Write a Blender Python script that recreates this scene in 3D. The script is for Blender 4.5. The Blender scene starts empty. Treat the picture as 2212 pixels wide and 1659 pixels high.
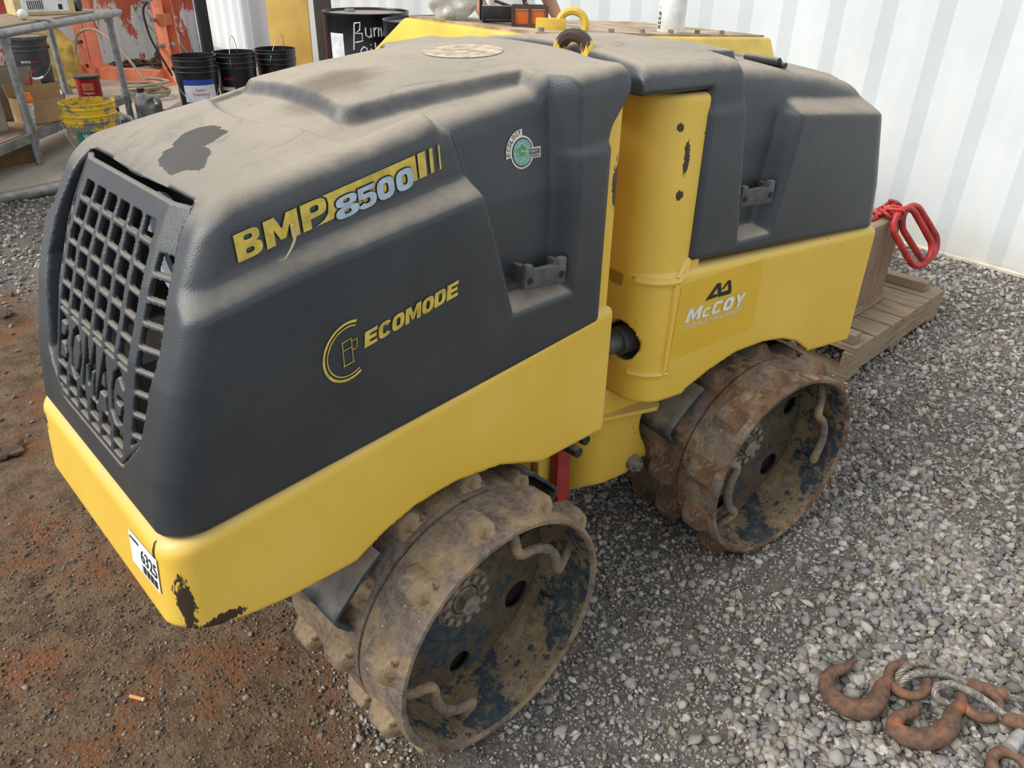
import bpy, bmesh, math, random
import numpy as np
from mathutils import Vector, Matrix, Euler
random.seed(7); rng = np.random.default_rng(11)
PI = math.pi
sc = bpy.context.scene
COL = sc.collection
# ------------------------------------------------------------------ camera
PSI, PIT, ROL = 0.807508, 0.524285, 0.0176808
CAM = Vector((-0.546468, -1.157693, 1.398362)); FPX = 1658.66
Fv = Vector((math.cos(PSI)*math.cos(PIT), math.sin(PSI)*math.cos(PIT), -math.sin(PIT)))
Rv = Vector((math.sin(PSI), -math.cos(PSI), 0)); Uv = Rv.cross(Fv)
R2 = math.cos(ROL)*Rv + math.sin(ROL)*Uv; U2 = -math.sin(ROL)*Rv + math.cos(ROL)*Uv
cd = bpy.data.cameras.new('camera'); cam = bpy.data.objects.new('camera', cd); COL.objects.link(cam)
cam.matrix_world = Matrix(((R2.x, U2.x, -Fv.x, CAM.x), (R2.y, U2.y, -Fv.y, CAM.y), (R2.z, U2.z, -Fv.z, CAM.z), (0, 0, 0, 1)))
cd.sensor_fit = 'HORIZONTAL'; cd.sensor_width = 36.0; cd.lens = FPX/2212*36.0
cd.clip_start = 0.02; cd.clip_end = 200
sc.camera = cam
# ------------------------------------------------------------------ light
w = bpy.data.worlds.new('sky'); sc.world = w; w.use_nodes = True
bg = w.node_tree.nodes['Background']; bg.inputs[0].default_value = (0.86, 0.93, 1.0, 1); bg.inputs[1].default_value = 0.90
sl = bpy.data.lights.new('sun', 'SUN'); sl.energy = 3.3; sl.angle = math.radians(38); sl.color = (1.0, 0.965, 0.90)
sun = bpy.data.objects.new('sun', sl); COL.objects.link(sun)
sdir = Vector((-0.86, 0.34, 0.80))            # towards the sun
sun.rotation_euler = sdir.to_track_quat('Z', 'Y').to_euler(); sun.location = (-4, 3, 6)
vs = sc.view_settings; vs.view_transform = 'Standard'; vs.look = 'None'; vs.exposure = 0.12; vs.gamma = 1.0; vs.use_curve_mapping = False
# ------------------------------------------------------------------ helpers
TH = -0.168766; UJ = 0.61637
MR = Matrix.Translation((UJ, 0, 0)) @ Matrix.Rotation(TH, 4, 'Z')   # rear frame -> world
ID = Matrix.Identity(4)

def newobj(name, me, parent=None, mw=None):
    o = bpy.data.objects.new(name, me); COL.objects.link(o)
    m = mw.copy() if mw is not None else Matrix.Identity(4)
    if parent is not None:
        o.parent = parent
        chain = Matrix.Identity(4); p = parent; L = []
        while p: L.append(p); p = p.parent
        for p in reversed(L): chain = chain @ p.matrix_parent_inverse @ p.matrix_basis
        o.matrix_parent_inverse = chain.inverted()
    o.matrix_basis = m
    return o
def tag(o, label=None, cat=None, group=None, kind=None):
    if label: o['label'] = label
    if cat: o['category'] = cat
    if group: o['group'] = group
    if kind: o['kind'] = kind
    return o
def root(name, loc, label, cat, group=None, rz=0.0):
    o = bpy.data.objects.new(name, None); COL.objects.link(o)
    o.empty_display_size = 0.1; o.location = loc; o.rotation_euler = (0, 0, rz)
    o.matrix_basis = Matrix.Translation(loc) @ Matrix.Rotation(rz, 4, 'Z')
    return tag(o, label, cat, group)
def mesh_np(name, V, F, mat, smooth=True):
    V = np.asarray(V, dtype=np.float32); F = np.asarray(F, dtype=np.int32)
    me = bpy.data.meshes.new(name); n = F.shape[1]
    me.vertices.add(len(V)); me.vertices.foreach_set('co', V.ravel())
    me.loops.add(F.size); me.loops.foreach_set('vertex_index', F.ravel())
    me.polygons.add(len(F)); me.polygons.foreach_set('loop_start', np.arange(0, F.size, n, dtype=np.int32))
    me.polygons.foreach_set('loop_total', np.full(len(F), n, dtype=np.int32))
    me.update(calc_edges=True); me.validate()
    if smooth: me.polygons.foreach_set('use_smooth', np.ones(len(me.polygons), dtype=bool))
    me.materials.append(mat)
    return me
def bmesh_obj(name, bm, mat, parent=None, mw=None, smooth=True, angle=40):
    bmesh.ops.recalc_face_normals(bm, faces=bm.faces)
    me = bpy.data.meshes.new(name); bm.to_mesh(me); bm.free()
    mats = mat if isinstance(mat, (list, tuple)) else [mat]
    for m in mats: me.materials.append(m)
    if smooth:
        me.polygons.foreach_set('use_smooth', np.ones(len(me.polygons), dtype=bool))
        try: me.set_sharp_from_angle(angle=math.radians(angle))
        except Exception: pass
    return newobj(name, me, parent, mw)
# ---- bmesh shape adders
def b_box(bm, c, s, rot=None, bev=0.0, mi=0):
    r = bmesh.ops.create_cube(bm, size=1.0); vs_ = r['verts']
    M = Matrix.Translation(c) @ (rot.to_matrix().to_4x4() if rot is not None else ID) @ Matrix.Diagonal((s[0], s[1], s[2], 1))
    bmesh.ops.transform(bm, matrix=M, verts=vs_)
    fs = set(f for v in vs_ for f in v.link_faces)
    for f in fs: f.material_index = mi
    if bev > 0:
        es = list(set(e for v in vs_ for e in v.link_edges))
        bmesh.ops.bevel(bm, geom=es, offset=bev, segments=2, affect='EDGES', profile=0.5)
def b_tube(bm, pts, r, n=10, closed=False, caps=True, mi=0, rfun=None):
    pts = [Vector(p) for p in pts]; N = len(pts); rings = []
    up = None
    for i, p in enumerate(pts):
        if closed: t = pts[(i+1) % N] - pts[(i-1) % N]
        else: t = pts[min(i+1, N-1)] - pts[max(i-1, 0)]
        if t.length < 1e-9: t = Vector((0, 0, 1))
        t.normalize()
        if up is None:
            up = Vector((0, 0, 1)) if abs(t.z) < 0.9 else Vector((1, 0, 0))
        a = (up - t*up.dot(t))
        if a.length < 1e-6: a = t.orthogonal()
        a.normalize(); b = t.cross(a); up = a
        rr = rfun(i/(N-1 if not closed else N)) if rfun else r
        rings.append([bm.verts.new(p + rr*(math.cos(2*PI*k/n)*a + math.sin(2*PI*k/n)*b)) for k in range(n)])
    M = N if closed else N-1
    for i in range(M):
        A = rings[i]; B = rings[(i+1) % N]
        for k in range(n):
            f = bm.faces.new((A[k], A[(k+1) % n], B[(k+1) % n], B[k])); f.material_index = mi
    if caps and not closed:
        for rg in (rings[0][::-1], rings[-1]):
            f = bm.faces.new(rg); f.material_index = mi
def b_lathe(bm, prof, n=32, M=None, closed=False, mi=0):
    """prof list of (r, z); revolve about z; closed: profile loop is closed"""
    M = M or ID; rings = []
    for r, z in prof:
        if r < 1e-6: rings.append([bm.verts.new(M @ Vector((0, 0, z)))])
        else: rings.append([bm.verts.new(M @ Vector((r*math.cos(2*PI*k/n), r*math.sin(2*PI*k/n), z))) for k in range(n)])
    L = len(rings)
    for i in range(L if closed else L-1):
        A = rings[i]; B = rings[(i+1) % L]
        for k in range(n):
            k2 = (k+1) % n
            if len(A) == 1 and len(B) == 1: continue
            if len(A) == 1: f = bm.faces.new((A[0], B[k2], B[k]))
            elif len(B) == 1: f = bm.faces.new((A[k], A[k2], B[0]))
            else: f = bm.faces.new((A[k], A[k2], B[k2], B[k]))
            f.material_index = mi
def b_prism(bm, poly, d0, d1, M=None, mi=0, bev=0.0):
    """poly list of (x,y) extruded along local z d0..d1"""
    M = M or ID
    A = [bm.verts.new(M @ Vector((x, y, d0))) for x, y in poly]; B = [bm.verts.new(M @ Vector((x, y, d1))) for x, y in poly]
    fs = [bm.faces.new(A[::-1]), bm.faces.new(B)]
    n = len(poly)
    for i in range(n): fs.append(bm.faces.new((A[i], A[(i+1) % n], B[(i+1) % n], B[i])))
    for f in fs: f.material_index = mi
    if bev > 0:
        es = list(set(e for f in fs for e in f.edges))
        bmesh.ops.bevel(bm, geom=es, offset=bev, segments=2, affect='EDGES', profile=0.5)
def b_cyl(bm, p0, p1, r, n=16, mi=0, r1=None):
    p0 = Vector(p0); p1 = Vector(p1)
    b_tube(bm, [p0, p1], r, n, mi=mi, rfun=(lambda t: r + (r1-r)*t) if r1 is not None else None)
AX_V = Matrix(((1, 0, 0, 0), (0, 0, -1, 0), (0, 1, 0, 0), (0, 0, 0, 1)))      # local (x,y,z)->(x,-z,y): prism in (u,z), depth along -v
# ---- implicit surface mesher (surface nets)
def ss(a, b, x):
    t = np.clip((x-a)/(b-a), 0, 1); return t*t*(3-2*t)
def rmax(a, b, r):
    return np.minimum(np.maximum(a, b), -r) + np.sqrt(np.maximum(a+r, 0)**2 + np.maximum(b+r, 0)**2)
def nets(f, lo, hi, h):
    ax = [np.arange(lo[i], hi[i]+h, h, dtype=np.float32) for i in range(3)]
    X, Y, Z = np.meshgrid(*ax, indexing='ij', sparse=True)
    Fv_ = np.broadcast_to(f(X, Y, Z), (len(ax[0]), len(ax[1]), len(ax[2]))).astype(np.float32)
    ins = Fv_ < 0
    nx, ny, nz = Fv_.shape
    cnt = np.zeros((nx-1, ny-1, nz-1), np.int8)
    for a in (0, 1):
        for b in (0, 1):
            for c in (0, 1): cnt += ins[a:nx-1+a, b:ny-1+b, c:nz-1+c]
    act = (cnt > 0) & (cnt < 8)
    I, J, K = np.nonzero(act)
    idx = -np.ones(act.shape, np.int32); idx[I, J, K] = np.arange(len(I))
    acc = np.zeros((len(I), 3), np.float32); num = np.zeros(len(I), np.float32)
    cor = [(a, b, c) for a in (0, 1) for b in (0, 1) for c in (0, 1)]
    for p in cor:
        for d in range(3):
            if p[d]: continue
            q = list(p); q[d] = 1
            fa = Fv_[I+p[0], J+p[1], K+p[2]]; fb = Fv_[I+q[0], J+q[1], K+q[2]]
            m = (fa < 0) != (fb < 0)
            t = np.where(m, fa/np.where(m, fa-fb, 1), 0)
            for e in range(3): acc[:, e] += np.where(m, p[e] + (t if e == d else 0), 0)
            num += m
    V = acc/num[:, None]
    V = np.stack([ax[0][I]+V[:, 0]*h, ax[1][J]+V[:, 1]*h, ax[2][K]+V[:, 2]*h], 1)
    for _ in range(2):
        e = h*0.3; f0 = f(V[:, 0], V[:, 1], V[:, 2])
        g = np.stack([(f(V[:, 0]+e*(k == 0), V[:, 1]+e*(k == 1), V[:, 2]+e*(k == 2)) - f(V[:, 0]-e*(k == 0), V[:, 1]-e*(k == 1), V[:, 2]-e*(k == 2)))/(2*e) for k in range(3)], 1)
        gg = np.maximum((g*g).sum(1), 0.15)
        st = -(f0/gg)[:, None]*g
        L = np.linalg.norm(st, axis=1, keepdims=True)
        st *= np.minimum(1, 0.4*h/np.maximum(L, 1e-9)); V = V + st
    Q = []
    for d in range(3):
        a = [slice(None)]*3; b = [slice(None)]*3
        a[d] = slice(0, -1); b[d] = slice(1, None)
        A = ins[tuple(a)]; B = ins[tuple(b)]
        x = A != B
        o1, o2 = [e for e in range(3) if e != d]
        for e in (o1, o2):
            s = [slice(None)]*3; s[e] = slice(0, 1); x[tuple(s)] = False
            s[e] = slice(x.shape[e]-1, None); x[tuple(s)] = False
        P = np.array(np.nonzero(x)).T
        if len(P) == 0: continue
        def cell(d1, d2):
            c = P.copy(); c[:, o1] += d1; c[:, o2] += d2; return idx[c[:, 0], c[:, 1], c[:, 2]]
        q = np.stack([cell(-1, -1), cell(0, -1), cell(0, 0), cell(-1, 0)], 1)
        flip = A[tuple(P.T)]
        if d == 1: flip = ~flip
        q[~flip] = q[~flip][:, ::-1]
        Q.append(q)
    Q = np.concatenate(Q); Q = Q[(Q >= 0).all(1)]
    return V, Q
# ---- materials
class MT:
    def __init__(s, name):
        s.m = bpy.data.materials.new(name); s.m.use_nodes = True; s.t = s.m.node_tree; s.b = s.t.nodes['Principled BSDF']
        s._co = None
    def n(s, typ, **kw):
        nd = s.t.nodes.new(typ)
        for k, v in kw.items(): setattr(nd, k, v)
        return nd
    def put(s, sock, v):
        if hasattr(v, 'is_linked') or isinstance(v, bpy.types.NodeSocket): s.t.links.new(v, sock)
        elif isinstance(v, (tuple, list)): sock.default_value = (*v, 1) if len(v) == 3 and sock.type == 'RGBA' else v
        else: sock.default_value = v
    def obj(s):
        if s._co is None: s._co = s.n('ShaderNodeTexCoord').outputs['Object']
        return s._co
    def scaled(s, co, sc_):
        nd = s.n('ShaderNodeMapping'); s.put(nd.inputs[0], co); nd.inputs[3].default_value = sc_; return nd.outputs[0]
    def noise(s, scale, det=4, rough=0.55, co=None, dist=0.0):
        nd = s.n('ShaderNodeTexNoise'); s.put(nd.inputs['Vector'], co or s.obj()); nd.inputs['Scale'].default_value = scale
        nd.inputs['Detail'].default_value = det; nd.inputs['Roughness'].default_value = rough; nd.inputs['Distortion'].default_value = dist
        return nd.outputs[0]
    def voro(s, scale, co=None, feature='F1'):
        nd = s.n('ShaderNodeTexVoronoi', feature=feature); s.put(nd.inputs['Vector'], co or s.obj()); nd.inputs['Scale'].default_value = scale
        return nd
    def mr(s, x, a, b, c=0.0, d=1.0):
        nd = s.n('ShaderNodeMapRange', interpolation_type='SMOOTHSTEP'); s.put(nd.inputs[0], x)
        for i, v in enumerate((a, b, c, d)): nd.inputs[i+1].default_value = v
        return nd.outputs[0]
    def math(s, op, a, b=0.0):
        nd = s.n('ShaderNodeMath', operation=op); s.put(nd.inputs[0], a); s.put(nd.inputs[1], b); return nd.outputs[0]
    def mix(s, f, a, b):
        nd = s.n('ShaderNodeMix', data_type='RGBA'); s.put(nd.inputs[0], f); s.put(nd.inputs[6], a); s.put(nd.inputs[7], b); return nd.outputs[2]
    def normz(s):
        g = s.n('ShaderNodeNewGeometry'); sp = s.n('ShaderNodeSeparateXYZ'); s.put(sp.inputs[0], g.outputs['Normal']); return sp.outputs[2]
    def xyz(s):
        sp = s.n('ShaderNodeSeparateXYZ'); s.put(sp.inputs[0], s.obj()); return sp.outputs
    def dist2(s, c, r):
        """scaled distance from object-space point c with radii r (None -> ignore axis)"""
        mp = s.n('ShaderNodeMapping', vector_type='POINT'); s.put(mp.inputs[0], s.obj())
        mp.inputs[3].default_value = [0 if q is None else 1/q for q in r]
        mp.inputs[1].default_value = [0 if q is None else -c_/q for c_, q in zip(c, r)]
        nd = s.n('ShaderNodeVectorMath', operation='LENGTH'); s.put(nd.inputs[0], mp.outputs[0]); return nd.outputs['Value']
    def bump(s, h, strength=0.3, dist=0.01):
        nd = s.n('ShaderNodeBump'); nd.inputs['Strength'].default_value = strength; nd.inputs['Distance'].default_value = dist
        s.put(nd.inputs['Height'], h); s.put(s.b.inputs['Normal'], nd.outputs[0])
    def fin(s, col, rough=0.5, metal=0.0, spec=None):
        s.put(s.b.inputs['Base Color'], col); s.put(s.b.inputs['Roughness'], rough); s.put(s.b.inputs['Metallic'], metal)
        if spec is not None: s.b.inputs['Specular IOR Level'].default_value = spec
        return s.m
def plain(name, col, rough=0.5, metal=0.0, var=0.12, scale=12, dust=0.0, bump=0.0):
    t = MT(name)
    n = t.noise(scale, 5)
    dk = tuple(c*(1-var*1.6) for c in col); lt = tuple(min(1, c*(1+var)) for c in col)
    c = t.mix(t.mr(n, 0.3, 0.7), dk, lt)
    if dust > 0:
        k = t.math('MULTIPLY', t.mr(t.math('ADD', t.normz(), t.math('MULTIPLY', t.noise(25, 5), 0.5)), 0.6, 1.2), dust)
        c = t.mix(k, c, (0.45, 0.38, 0.29))
    if bump > 0: t.bump(t.noise(scale*12, 4), bump, 0.004)
    return t.fin(c, rough, metal)
# ================================================================== materials shared
def m_ground():
    t = MT('gravel_and_dirt')
    x, y, z = t.xyz()
    d = t.dist2((-0.34, 1.0, 0), (0.62, 1.75, None))
    dirt = t.mr(t.math('ADD', d, t.math('MULTIPLY', t.math('SUBTRACT', t.noise(2.2, 6, 0.62), 0.5), 1.1)), 1.12, 0.82)
    v = t.voro(95); fine = t.noise(160, 4, 0.7)
    grav = t.mix(v.outputs['Distance'], (0.31, 0.28, 0.25), (0.085, 0.075, 0.066))
    grav = t.mix(t.mr(fine, 0.35, 0.7), t.mix(0.5, grav, (0.08, 0.07, 0.06)), grav)
    grav = t.mix(t.mr(t.noise(3.1, 5), 0.45, 0.7), grav, (0.22, 0.19, 0.155))
    dc = t.mix(t.mr(t.noise(14, 6, 0.7), 0.35, 0.65), (0.205, 0.132, 0.078), (0.095, 0.058, 0.034))
    dc = t.mix(t.mr(t.noise(4.3, 8, 0.70), 0.47, 0.66), dc, (0.225, 0.088, 0.034))
    dc = t.mix(t.mr(fine, 0.5, 0.75), dc, (0.27, 0.21, 0.15))
    dc = t.mix(t.mr(t.voro(60).outputs['Distance'], 0.32, 0.05), dc, (0.16, 0.125, 0.095))
    t.bump(t.math('ADD', t.math('MULTIPLY', v.outputs['Distance'], -0.5), t.math('ADD', t.noise(70, 6, 0.7), fine)), 0.75, 0.012)
    return t.fin(t.mix(dirt, grav, dc), 0.95, 0, 0.2)
def m_stone():
    t = MT('crushed_stone')
    a = t.n('ShaderNodeAttribute'); a.attribute_name = 'tint'
    c = t.mix(t.mr(t.noise(120, 5, 0.7), 0.3, 0.7), t.mix(0.35, a.outputs['Color'], (0.05, 0.045, 0.04)), a.outputs['Color'])
    c = t.mix(t.math('MULTIPLY', t.mr(t.noise(35, 5), 0.5, 0.72), 0.5), c, (0.33, 0.28, 0.22))
    t.bump(t.noise(300, 4), 0.35, 0.004)
    return t.fin(c, 0.85, 0, 0.3)
M_GROUND = m_ground(); M_STONE = m_stone()
def gz(x, y):
    k = np.clip((y-1.4)/(3.6-1.4), 0, 1); k = k*k*(3-2*k)
    kx = np.clip((2.6-x)/0.8, 0, 1)
    return 0.105*k*kx + 0.006*np.sin(2.1*x+0.7)*np.cos(1.7*y) + 0.004*np.sin(6.3*x+2.2*y) + 0.003*np.sin(11*y-5*x)
# ground sheet
gx = np.concatenate([np.linspace(-4, -1.2, 15)[:-1], np.linspace(-1.2, 3.9, 256)]); gy = np.concatenate([np.linspace(-4.5, -1.7, 15)[:-1], np.linspace(-1.7, 4.6, 300)])
X, Y = np.meshgrid(gx, gy, indexing='ij')
Zr = gz(X, Y) + rng.normal(0, 0.0016, X.shape)
V = np.stack([X.ravel(), Y.ravel(), Zr.ravel()], 1)
I = np.arange((len(gx)-1)*len(gy)).reshape(len(gx)-1, len(gy))[:, :-1].ravel(); n_ = len(gy)
floor = newobj('floor', mesh_np('floor', V, np.stack([I, I+n_, I+n_+1, I+1], 1), M_GROUND))
tag(floor, 'gravel and brown dirt ground under the yellow roller', None, None, 'structure')
# ---- stones
NPT = 10
def stone_bank(nb=16):
    Vs, Fs = [], []
    while len(Vs) < nb:
        d = rng.normal(size=(NPT, 3)); d /= np.linalg.norm(d, axis=1, keepdims=True)
        for _ in range(30):                                # spread the corners a little
            for i in range(NPT):
                q = d[i]-d; L = np.linalg.norm(q, axis=1); L[i] = 9; d[i] += 0.03*(q/L[:, None]**3).sum(0); d[i] /= np.linalg.norm(d[i])
        d += rng.normal(0, 0.10, d.shape); d /= np.linalg.norm(d, axis=1, keepdims=True)
        b_ = bmesh.new(); vv = [b_.verts.new(p) for p in d]; bmesh.ops.convex_hull(b_, input=vv); b_.verts.index_update(); bmesh.ops.recalc_face_normals(b_, faces=b_.faces)
        F = np.array([[v.index for v in f.verts] for f in b_.faces], np.int32); P = np.array([v.co[:] for v in b_.verts], np.float32); b_.free()
        if F.shape != (2*NPT-4, 3) or len(P) != NPT: continue
        P = P*np.array([1.0, rng.uniform(0.5, 0.9), rng.uniform(0.30, 0.62)])*rng.uniform(0.75, 1.15, (NPT, 1))
        Vs.append(P.astype(np.float32)); Fs.append(F)
    return np.array(Vs), np.array(Fs)
BANK, BF = stone_bank()
PAL = 1.0*np.array([1.05, 0.99, 0.92], np.float32)*np.array([[.36, .345, .33], [.27, .265, .26], [.42, .40, .375], [.22, .225, .235], [.33, .29, .245], [.46, .45, .435], [.17, .165, .165], [.30, .31, .33]], np.float32)
PALD = 0.85*np.array([[.17, .125, .09], [.22, .17, .12], [.13, .10, .08], [.27, .22, .17], [.10, .085, .075], [.30, .27, .23]], np.float32)
def dirtness(x, y):
    d = np.sqrt(((x+0.34)/0.62)**2 + ((y-1.0)/1.75)**2) + 0.22*np.sin(5.1*x+1.3)*np.cos(4.3*y+0.4)+0.1*np.sin(13*x-9*y)
    return np.clip((1.15-d)/0.35, 0, 1)
def rand_rot(n):
    q = rng.normal(size=(n, 4)); q[:, 1:3] *= 0.45; q /= np.linalg.norm(q, axis=1, keepdims=True); a, b, c, d = q.T
    return np.stack([np.stack([1-2*(c*c+d*d), 2*(b*c-a*d), 2*(b*d+a*c)], 1), np.stack([2*(b*c+a*d), 1-2*(b*b+d*d), 2*(c*d-a*b)], 1), np.stack([2*(b*d-a*c), 2*(c*d+a*b), 1-2*(b*b+c*c)], 1)], 1)
EDGE = lambda x: 3.775+0.13*(x-0.278)
def keep_out(x, y):
    return (y > EDGE(x)-0.07) | (x > 3.76+0.0435*(y-0.35)-0.02)
def gravel_mesh(N, box, smin, smax, tri):
    x = rng.uniform(box[0], box[1], N); y = rng.uniform(box[2], box[3], N)
    dd = dirtness(x, y); ok = ~keep_out(x, y) & (rng.random(N) > dd*(0.93 if smax > 0.015 else 0.30))
    x, y, dd = x[ok], y[ok], dd[ok]; n = len(x)
    s = smin + (smax-smin)*rng.random(n)**2.2
    s *= np.where(dd > 0.3, 0.75, 1)
    z = gz(x, y) + s*0.12
    if tri == 'ico': bi = rng.integers(0, len(BANK), n); Bv, Bf = BANK[bi], BF[bi]
    else:
        o = np.array([[1, 0, 0], [-1, 0, 0], [0, 1, 0], [0, -1, 0], [0, 0, 1], [0, 0, -1]], np.float32)
        Bv = o[None]*rng.uniform(0.55, 1.1, (n, 6, 1)) + rng.normal(0, 0.16, (n, 6, 3)); Bf = np.repeat(np.array([[0, 2, 4], [2, 1, 4], [1, 3, 4], [3, 0, 4], [2, 0, 5], [1, 2, 5], [3, 1, 5], [0, 3, 5]], np.int32)[None], n, 0)
    Rm = rand_rot(n)
    Vv = np.einsum('nij,nkj->nki', Rm, Bv)*s[:, None, None]*0.62
    Vv[:, :, 0] += x[:, None]; Vv[:, :, 1] += y[:, None]; Vv[:, :, 2] += z[:, None]
    k = Bv.shape[1]
    Ff = (Bf + (np.arange(n)*k)[:, None, None]).reshape(-1, 3)
    c = np.where((rng.random(n) < dd)[:, None], PALD[rng.integers(0, len(PALD), n)], PAL[rng.integers(0, len(PAL), n)])*rng.uniform(0.65, 1.35, (n, 1))
    return Vv.reshape(-1, 3), Ff, np.repeat(c, k, axis=0)
def col_attr(me, C):
    a = me.attributes.new('tint', 'FLOAT_COLOR', 'POINT'); a.data.foreach_set('color', np.concatenate([C, np.ones((len(C), 1))], 1).astype(np.float32).ravel())
SV, SF, SCo = [], [], []; off = 0
for args in [(30000, (-0.9, 1.5, -1.7, 1.1), 0.007, 0.023, 'ico'), (25000, (1.2, 3.8, -1.9, 1.2), 0.010, 0.036, 'ico'), (9000, (-1.2, 1.6, 1.1, 3.8), 0.014, 0.036, 'ico'),
             (70000, (-0.8, 1.5, -1.6, 0.9), 0.004, 0.012, 'oct'), (14000, (1.5, 2.9, -1.5, 0.6), 0.007, 0.014, 'oct'), (4200, (0.45, 1.5, -1.5, -0.74), 0.018, 0.036, 'ico'), (900, (0.2, 1.6, -1.3, 0.2), 0.020, 0.034, 'ico')]:
    a, b, c = gravel_mesh(*args); SV.append(a); SF.append(b+off); SCo.append(c); off += len(a)
me = mesh_np('loose_gravel', np.concatenate(SV), np.concatenate(SF), M_STONE, smooth=False); col_attr(me, np.concatenate(SCo))
tag(newobj('loose_gravel', me, floor), None, None, None, 'stuff')
# 300 largest stones: individual pieces of the ground in the near right
SM = []
for k in range(24):
    me = mesh_np('stone', BANK[k % len(BANK)]*rng.uniform(0.9, 1.1, 3), BF[k % len(BANK)], M_STONE, smooth=False)
    col_attr(me, np.repeat((PAL[rng.integers(0, len(PAL))]*rng.uniform(0.95, 1.25))[None], NPT, 0)); SM.append(me)
cnt = 0
placed = []
while cnt < 300:
    px = random.uniform(0.30, 1.15); py = random.uniform(-1.33, -0.62)
    if (px-0.30)*0.5 - (py+0.62) < 0.12+random.uniform(0, 0.22): continue
    s = 0.013+0.012*random.random()**1.5
    if any((px-a)**2+(py-b)**2 < (0.72*(s+c))**2 for a, b, c in placed): continue
    placed.append((px, py, s))
    o = newobj('stone', random.choice(SM), floor, Matrix.Translation((px, py, float(gz(np.array(px), np.array(py)))+s*0.45)) @ Euler((random.uniform(-.5, .5), random.uniform(-.5, .5), random.uniform(0, 6.28))).to_matrix().to_4x4() @ Matrix.Scale(s, 4))
    cnt += 1
# ================================================================== slab, pipe, walls
def m_concrete():
    t = MT('dusty_concrete')
    c = t.mix(t.mr(t.noise(2.3, 6), 0.35, 0.65), (0.40, 0.355, 0.30), (0.50, 0.41, 0.31))
    c = t.mix(t.mr(t.noise(60, 5, 0.7), 0.5, 0.7), c, (0.24, 0.22, 0.20))
    t.bump(t.noise(90, 5), 0.25, 0.005)
    return t.fin(c, 0.95, 0, 0.2)
bm = bmesh.new()
xs = [-3.0, 3.78]
b_prism(bm, [(-3.0, EDGE(-3.0)), (3.74, EDGE(3.74)), (3.74, 4.3), (4.1, 11.5), (-3.0, 11.5)], -0.05, 0.17, bev=0.012)
slab = bmesh_obj('floor_slab', bm, m_concrete()); tag(slab, 'raised dusty concrete slab behind the steel pipe', None, None, 'structure')
# corrugated container walls
def corrugated(name, p0, p1, z0, z1, mat, depth=0.036, pitch=0.278, flip=1):
    p0 = Vector(p0); p1 = Vector(p1); L = (p1-p0).length; d = (p1-p0)/L; nrm = Vector((-d.y, d.x))*flip
    prof = []; s = 0.0
    while s < L:
        for a, off in ((0.0, 0), (0.072, 0), (0.140, depth), (0.210, depth)):
            if s+a < L: prof.append((s+a, off))
        s += pitch
    prof.append((L, 0))
    bm = bmesh.new(); A = []; B = []; A2 = []; B2 = []
    zs = [z0, z0+0.02, z1]
    rows = []
    for z in zs: rows.append([bm.verts.new((p0.x+d.x*q+nrm.x*o, p0.y+d.y*q+nrm.y*o, z)) for q, o in prof])
    back = [[bm.verts.new((p0.x+d.x*q-nrm.x*0.03, p0.y+d.y*q-nrm.y*0.03, z)) for q, o in (prof[0], prof[-1])] for z in (z0, z1)]
    for i in range(len(zs)-1):
        for k in range(len(prof)-1): bm.faces.new((rows[i][k], rows[i][k+1], rows[i+1][k+1], rows[i+1][k]))
    bm.faces.new((back[0][0], back[1][0], back[1][1], back[0][1]))
    return bmesh_obj(name, bm, mat, smooth=False)
def m_whitewall():
    t = MT('white_container_paint')
    c = t.mix(t.mr(t.noise(1.3, 6), 0.4, 0.7), (0.70, 0.735, 0.75), (0.63, 0.665, 0.68))
    x, y, z = t.xyz()
    low = t.math('MULTIPLY', t.mr(t.math('ADD', z, t.math('MULTIPLY', t.noise(9, 6), 0.25)), 0.42, 0.12), 0.55)
    c = t.mix(low, c, (0.56, 0.52, 0.45))
    c = t.mix(t.mr(t.noise(17, 6, 0.7), 0.715, 0.74), c, (0.35, 0.25, 0.16))
    return t.fin(c, 0.55, 0, 0.3)
def m_redwall():
    t = MT('peeling_red_container_paint')
    c = t.mix(t.mr(t.noise(3.0, 6), 0.35, 0.65), (0.56, 0.125, 0.065), (0.42, 0.075, 0.04))
    co = t.scaled(t.obj(), (1, 1, 0.35)); x, y, z = t.xyz()
    k = t.math('ADD', t.noise(4.2, 8, 0.72, co), t.mr(z, 1.0, 0.45, 0.0, 0.26))
    c = t.mix(t.mr(k, 0.715, 0.745), c, (0.62, 0.62, 0.60))
    c = t.mix(t.mr(t.noise(9, 7, 0.7, co), 0.60, 0.68), c, (0.16, 0.06, 0.035))
    return t.fin(c, 0.7)
M_WHITEWALL = m_whitewall()
WR = lambda y: 3.775+0.0435*(y-0.35)
wr = corrugated('wall_right', (WR(-5.0), -5.0), (WR(9.6), 9.6), -0.02, 2.75, M_WHITEWALL, flip=1)
tag(wr, 'white corrugated container wall behind the yellow rollers', None, None, 'structure')
bm = bmesh.new(); a, b = Vector((WR(-5)-0.045, -5, 0.012)), Vector((WR(9.0)-0.045, 9.0, 0.012))
b_tube(bm, [a, b], 0.013, 6); tag(bmesh_obj('baseboard_right', bm, plain('wall_foot_rail', (0.60, 0.54, 0.44), 0.8)), 'pale strip along the foot of the white wall', None, None, 'structure')
RL = lambda x: 8.382+0.1855*(x-2.388)
wb = corrugated('wall_back', (-2.0, RL(-2.0)), (3.56, RL(3.56)), 0.15, 2.75, m_redwall(), flip=-1)
tag(wb, 'peeling red container wall behind the orange press', None, None, 'structure')
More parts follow.
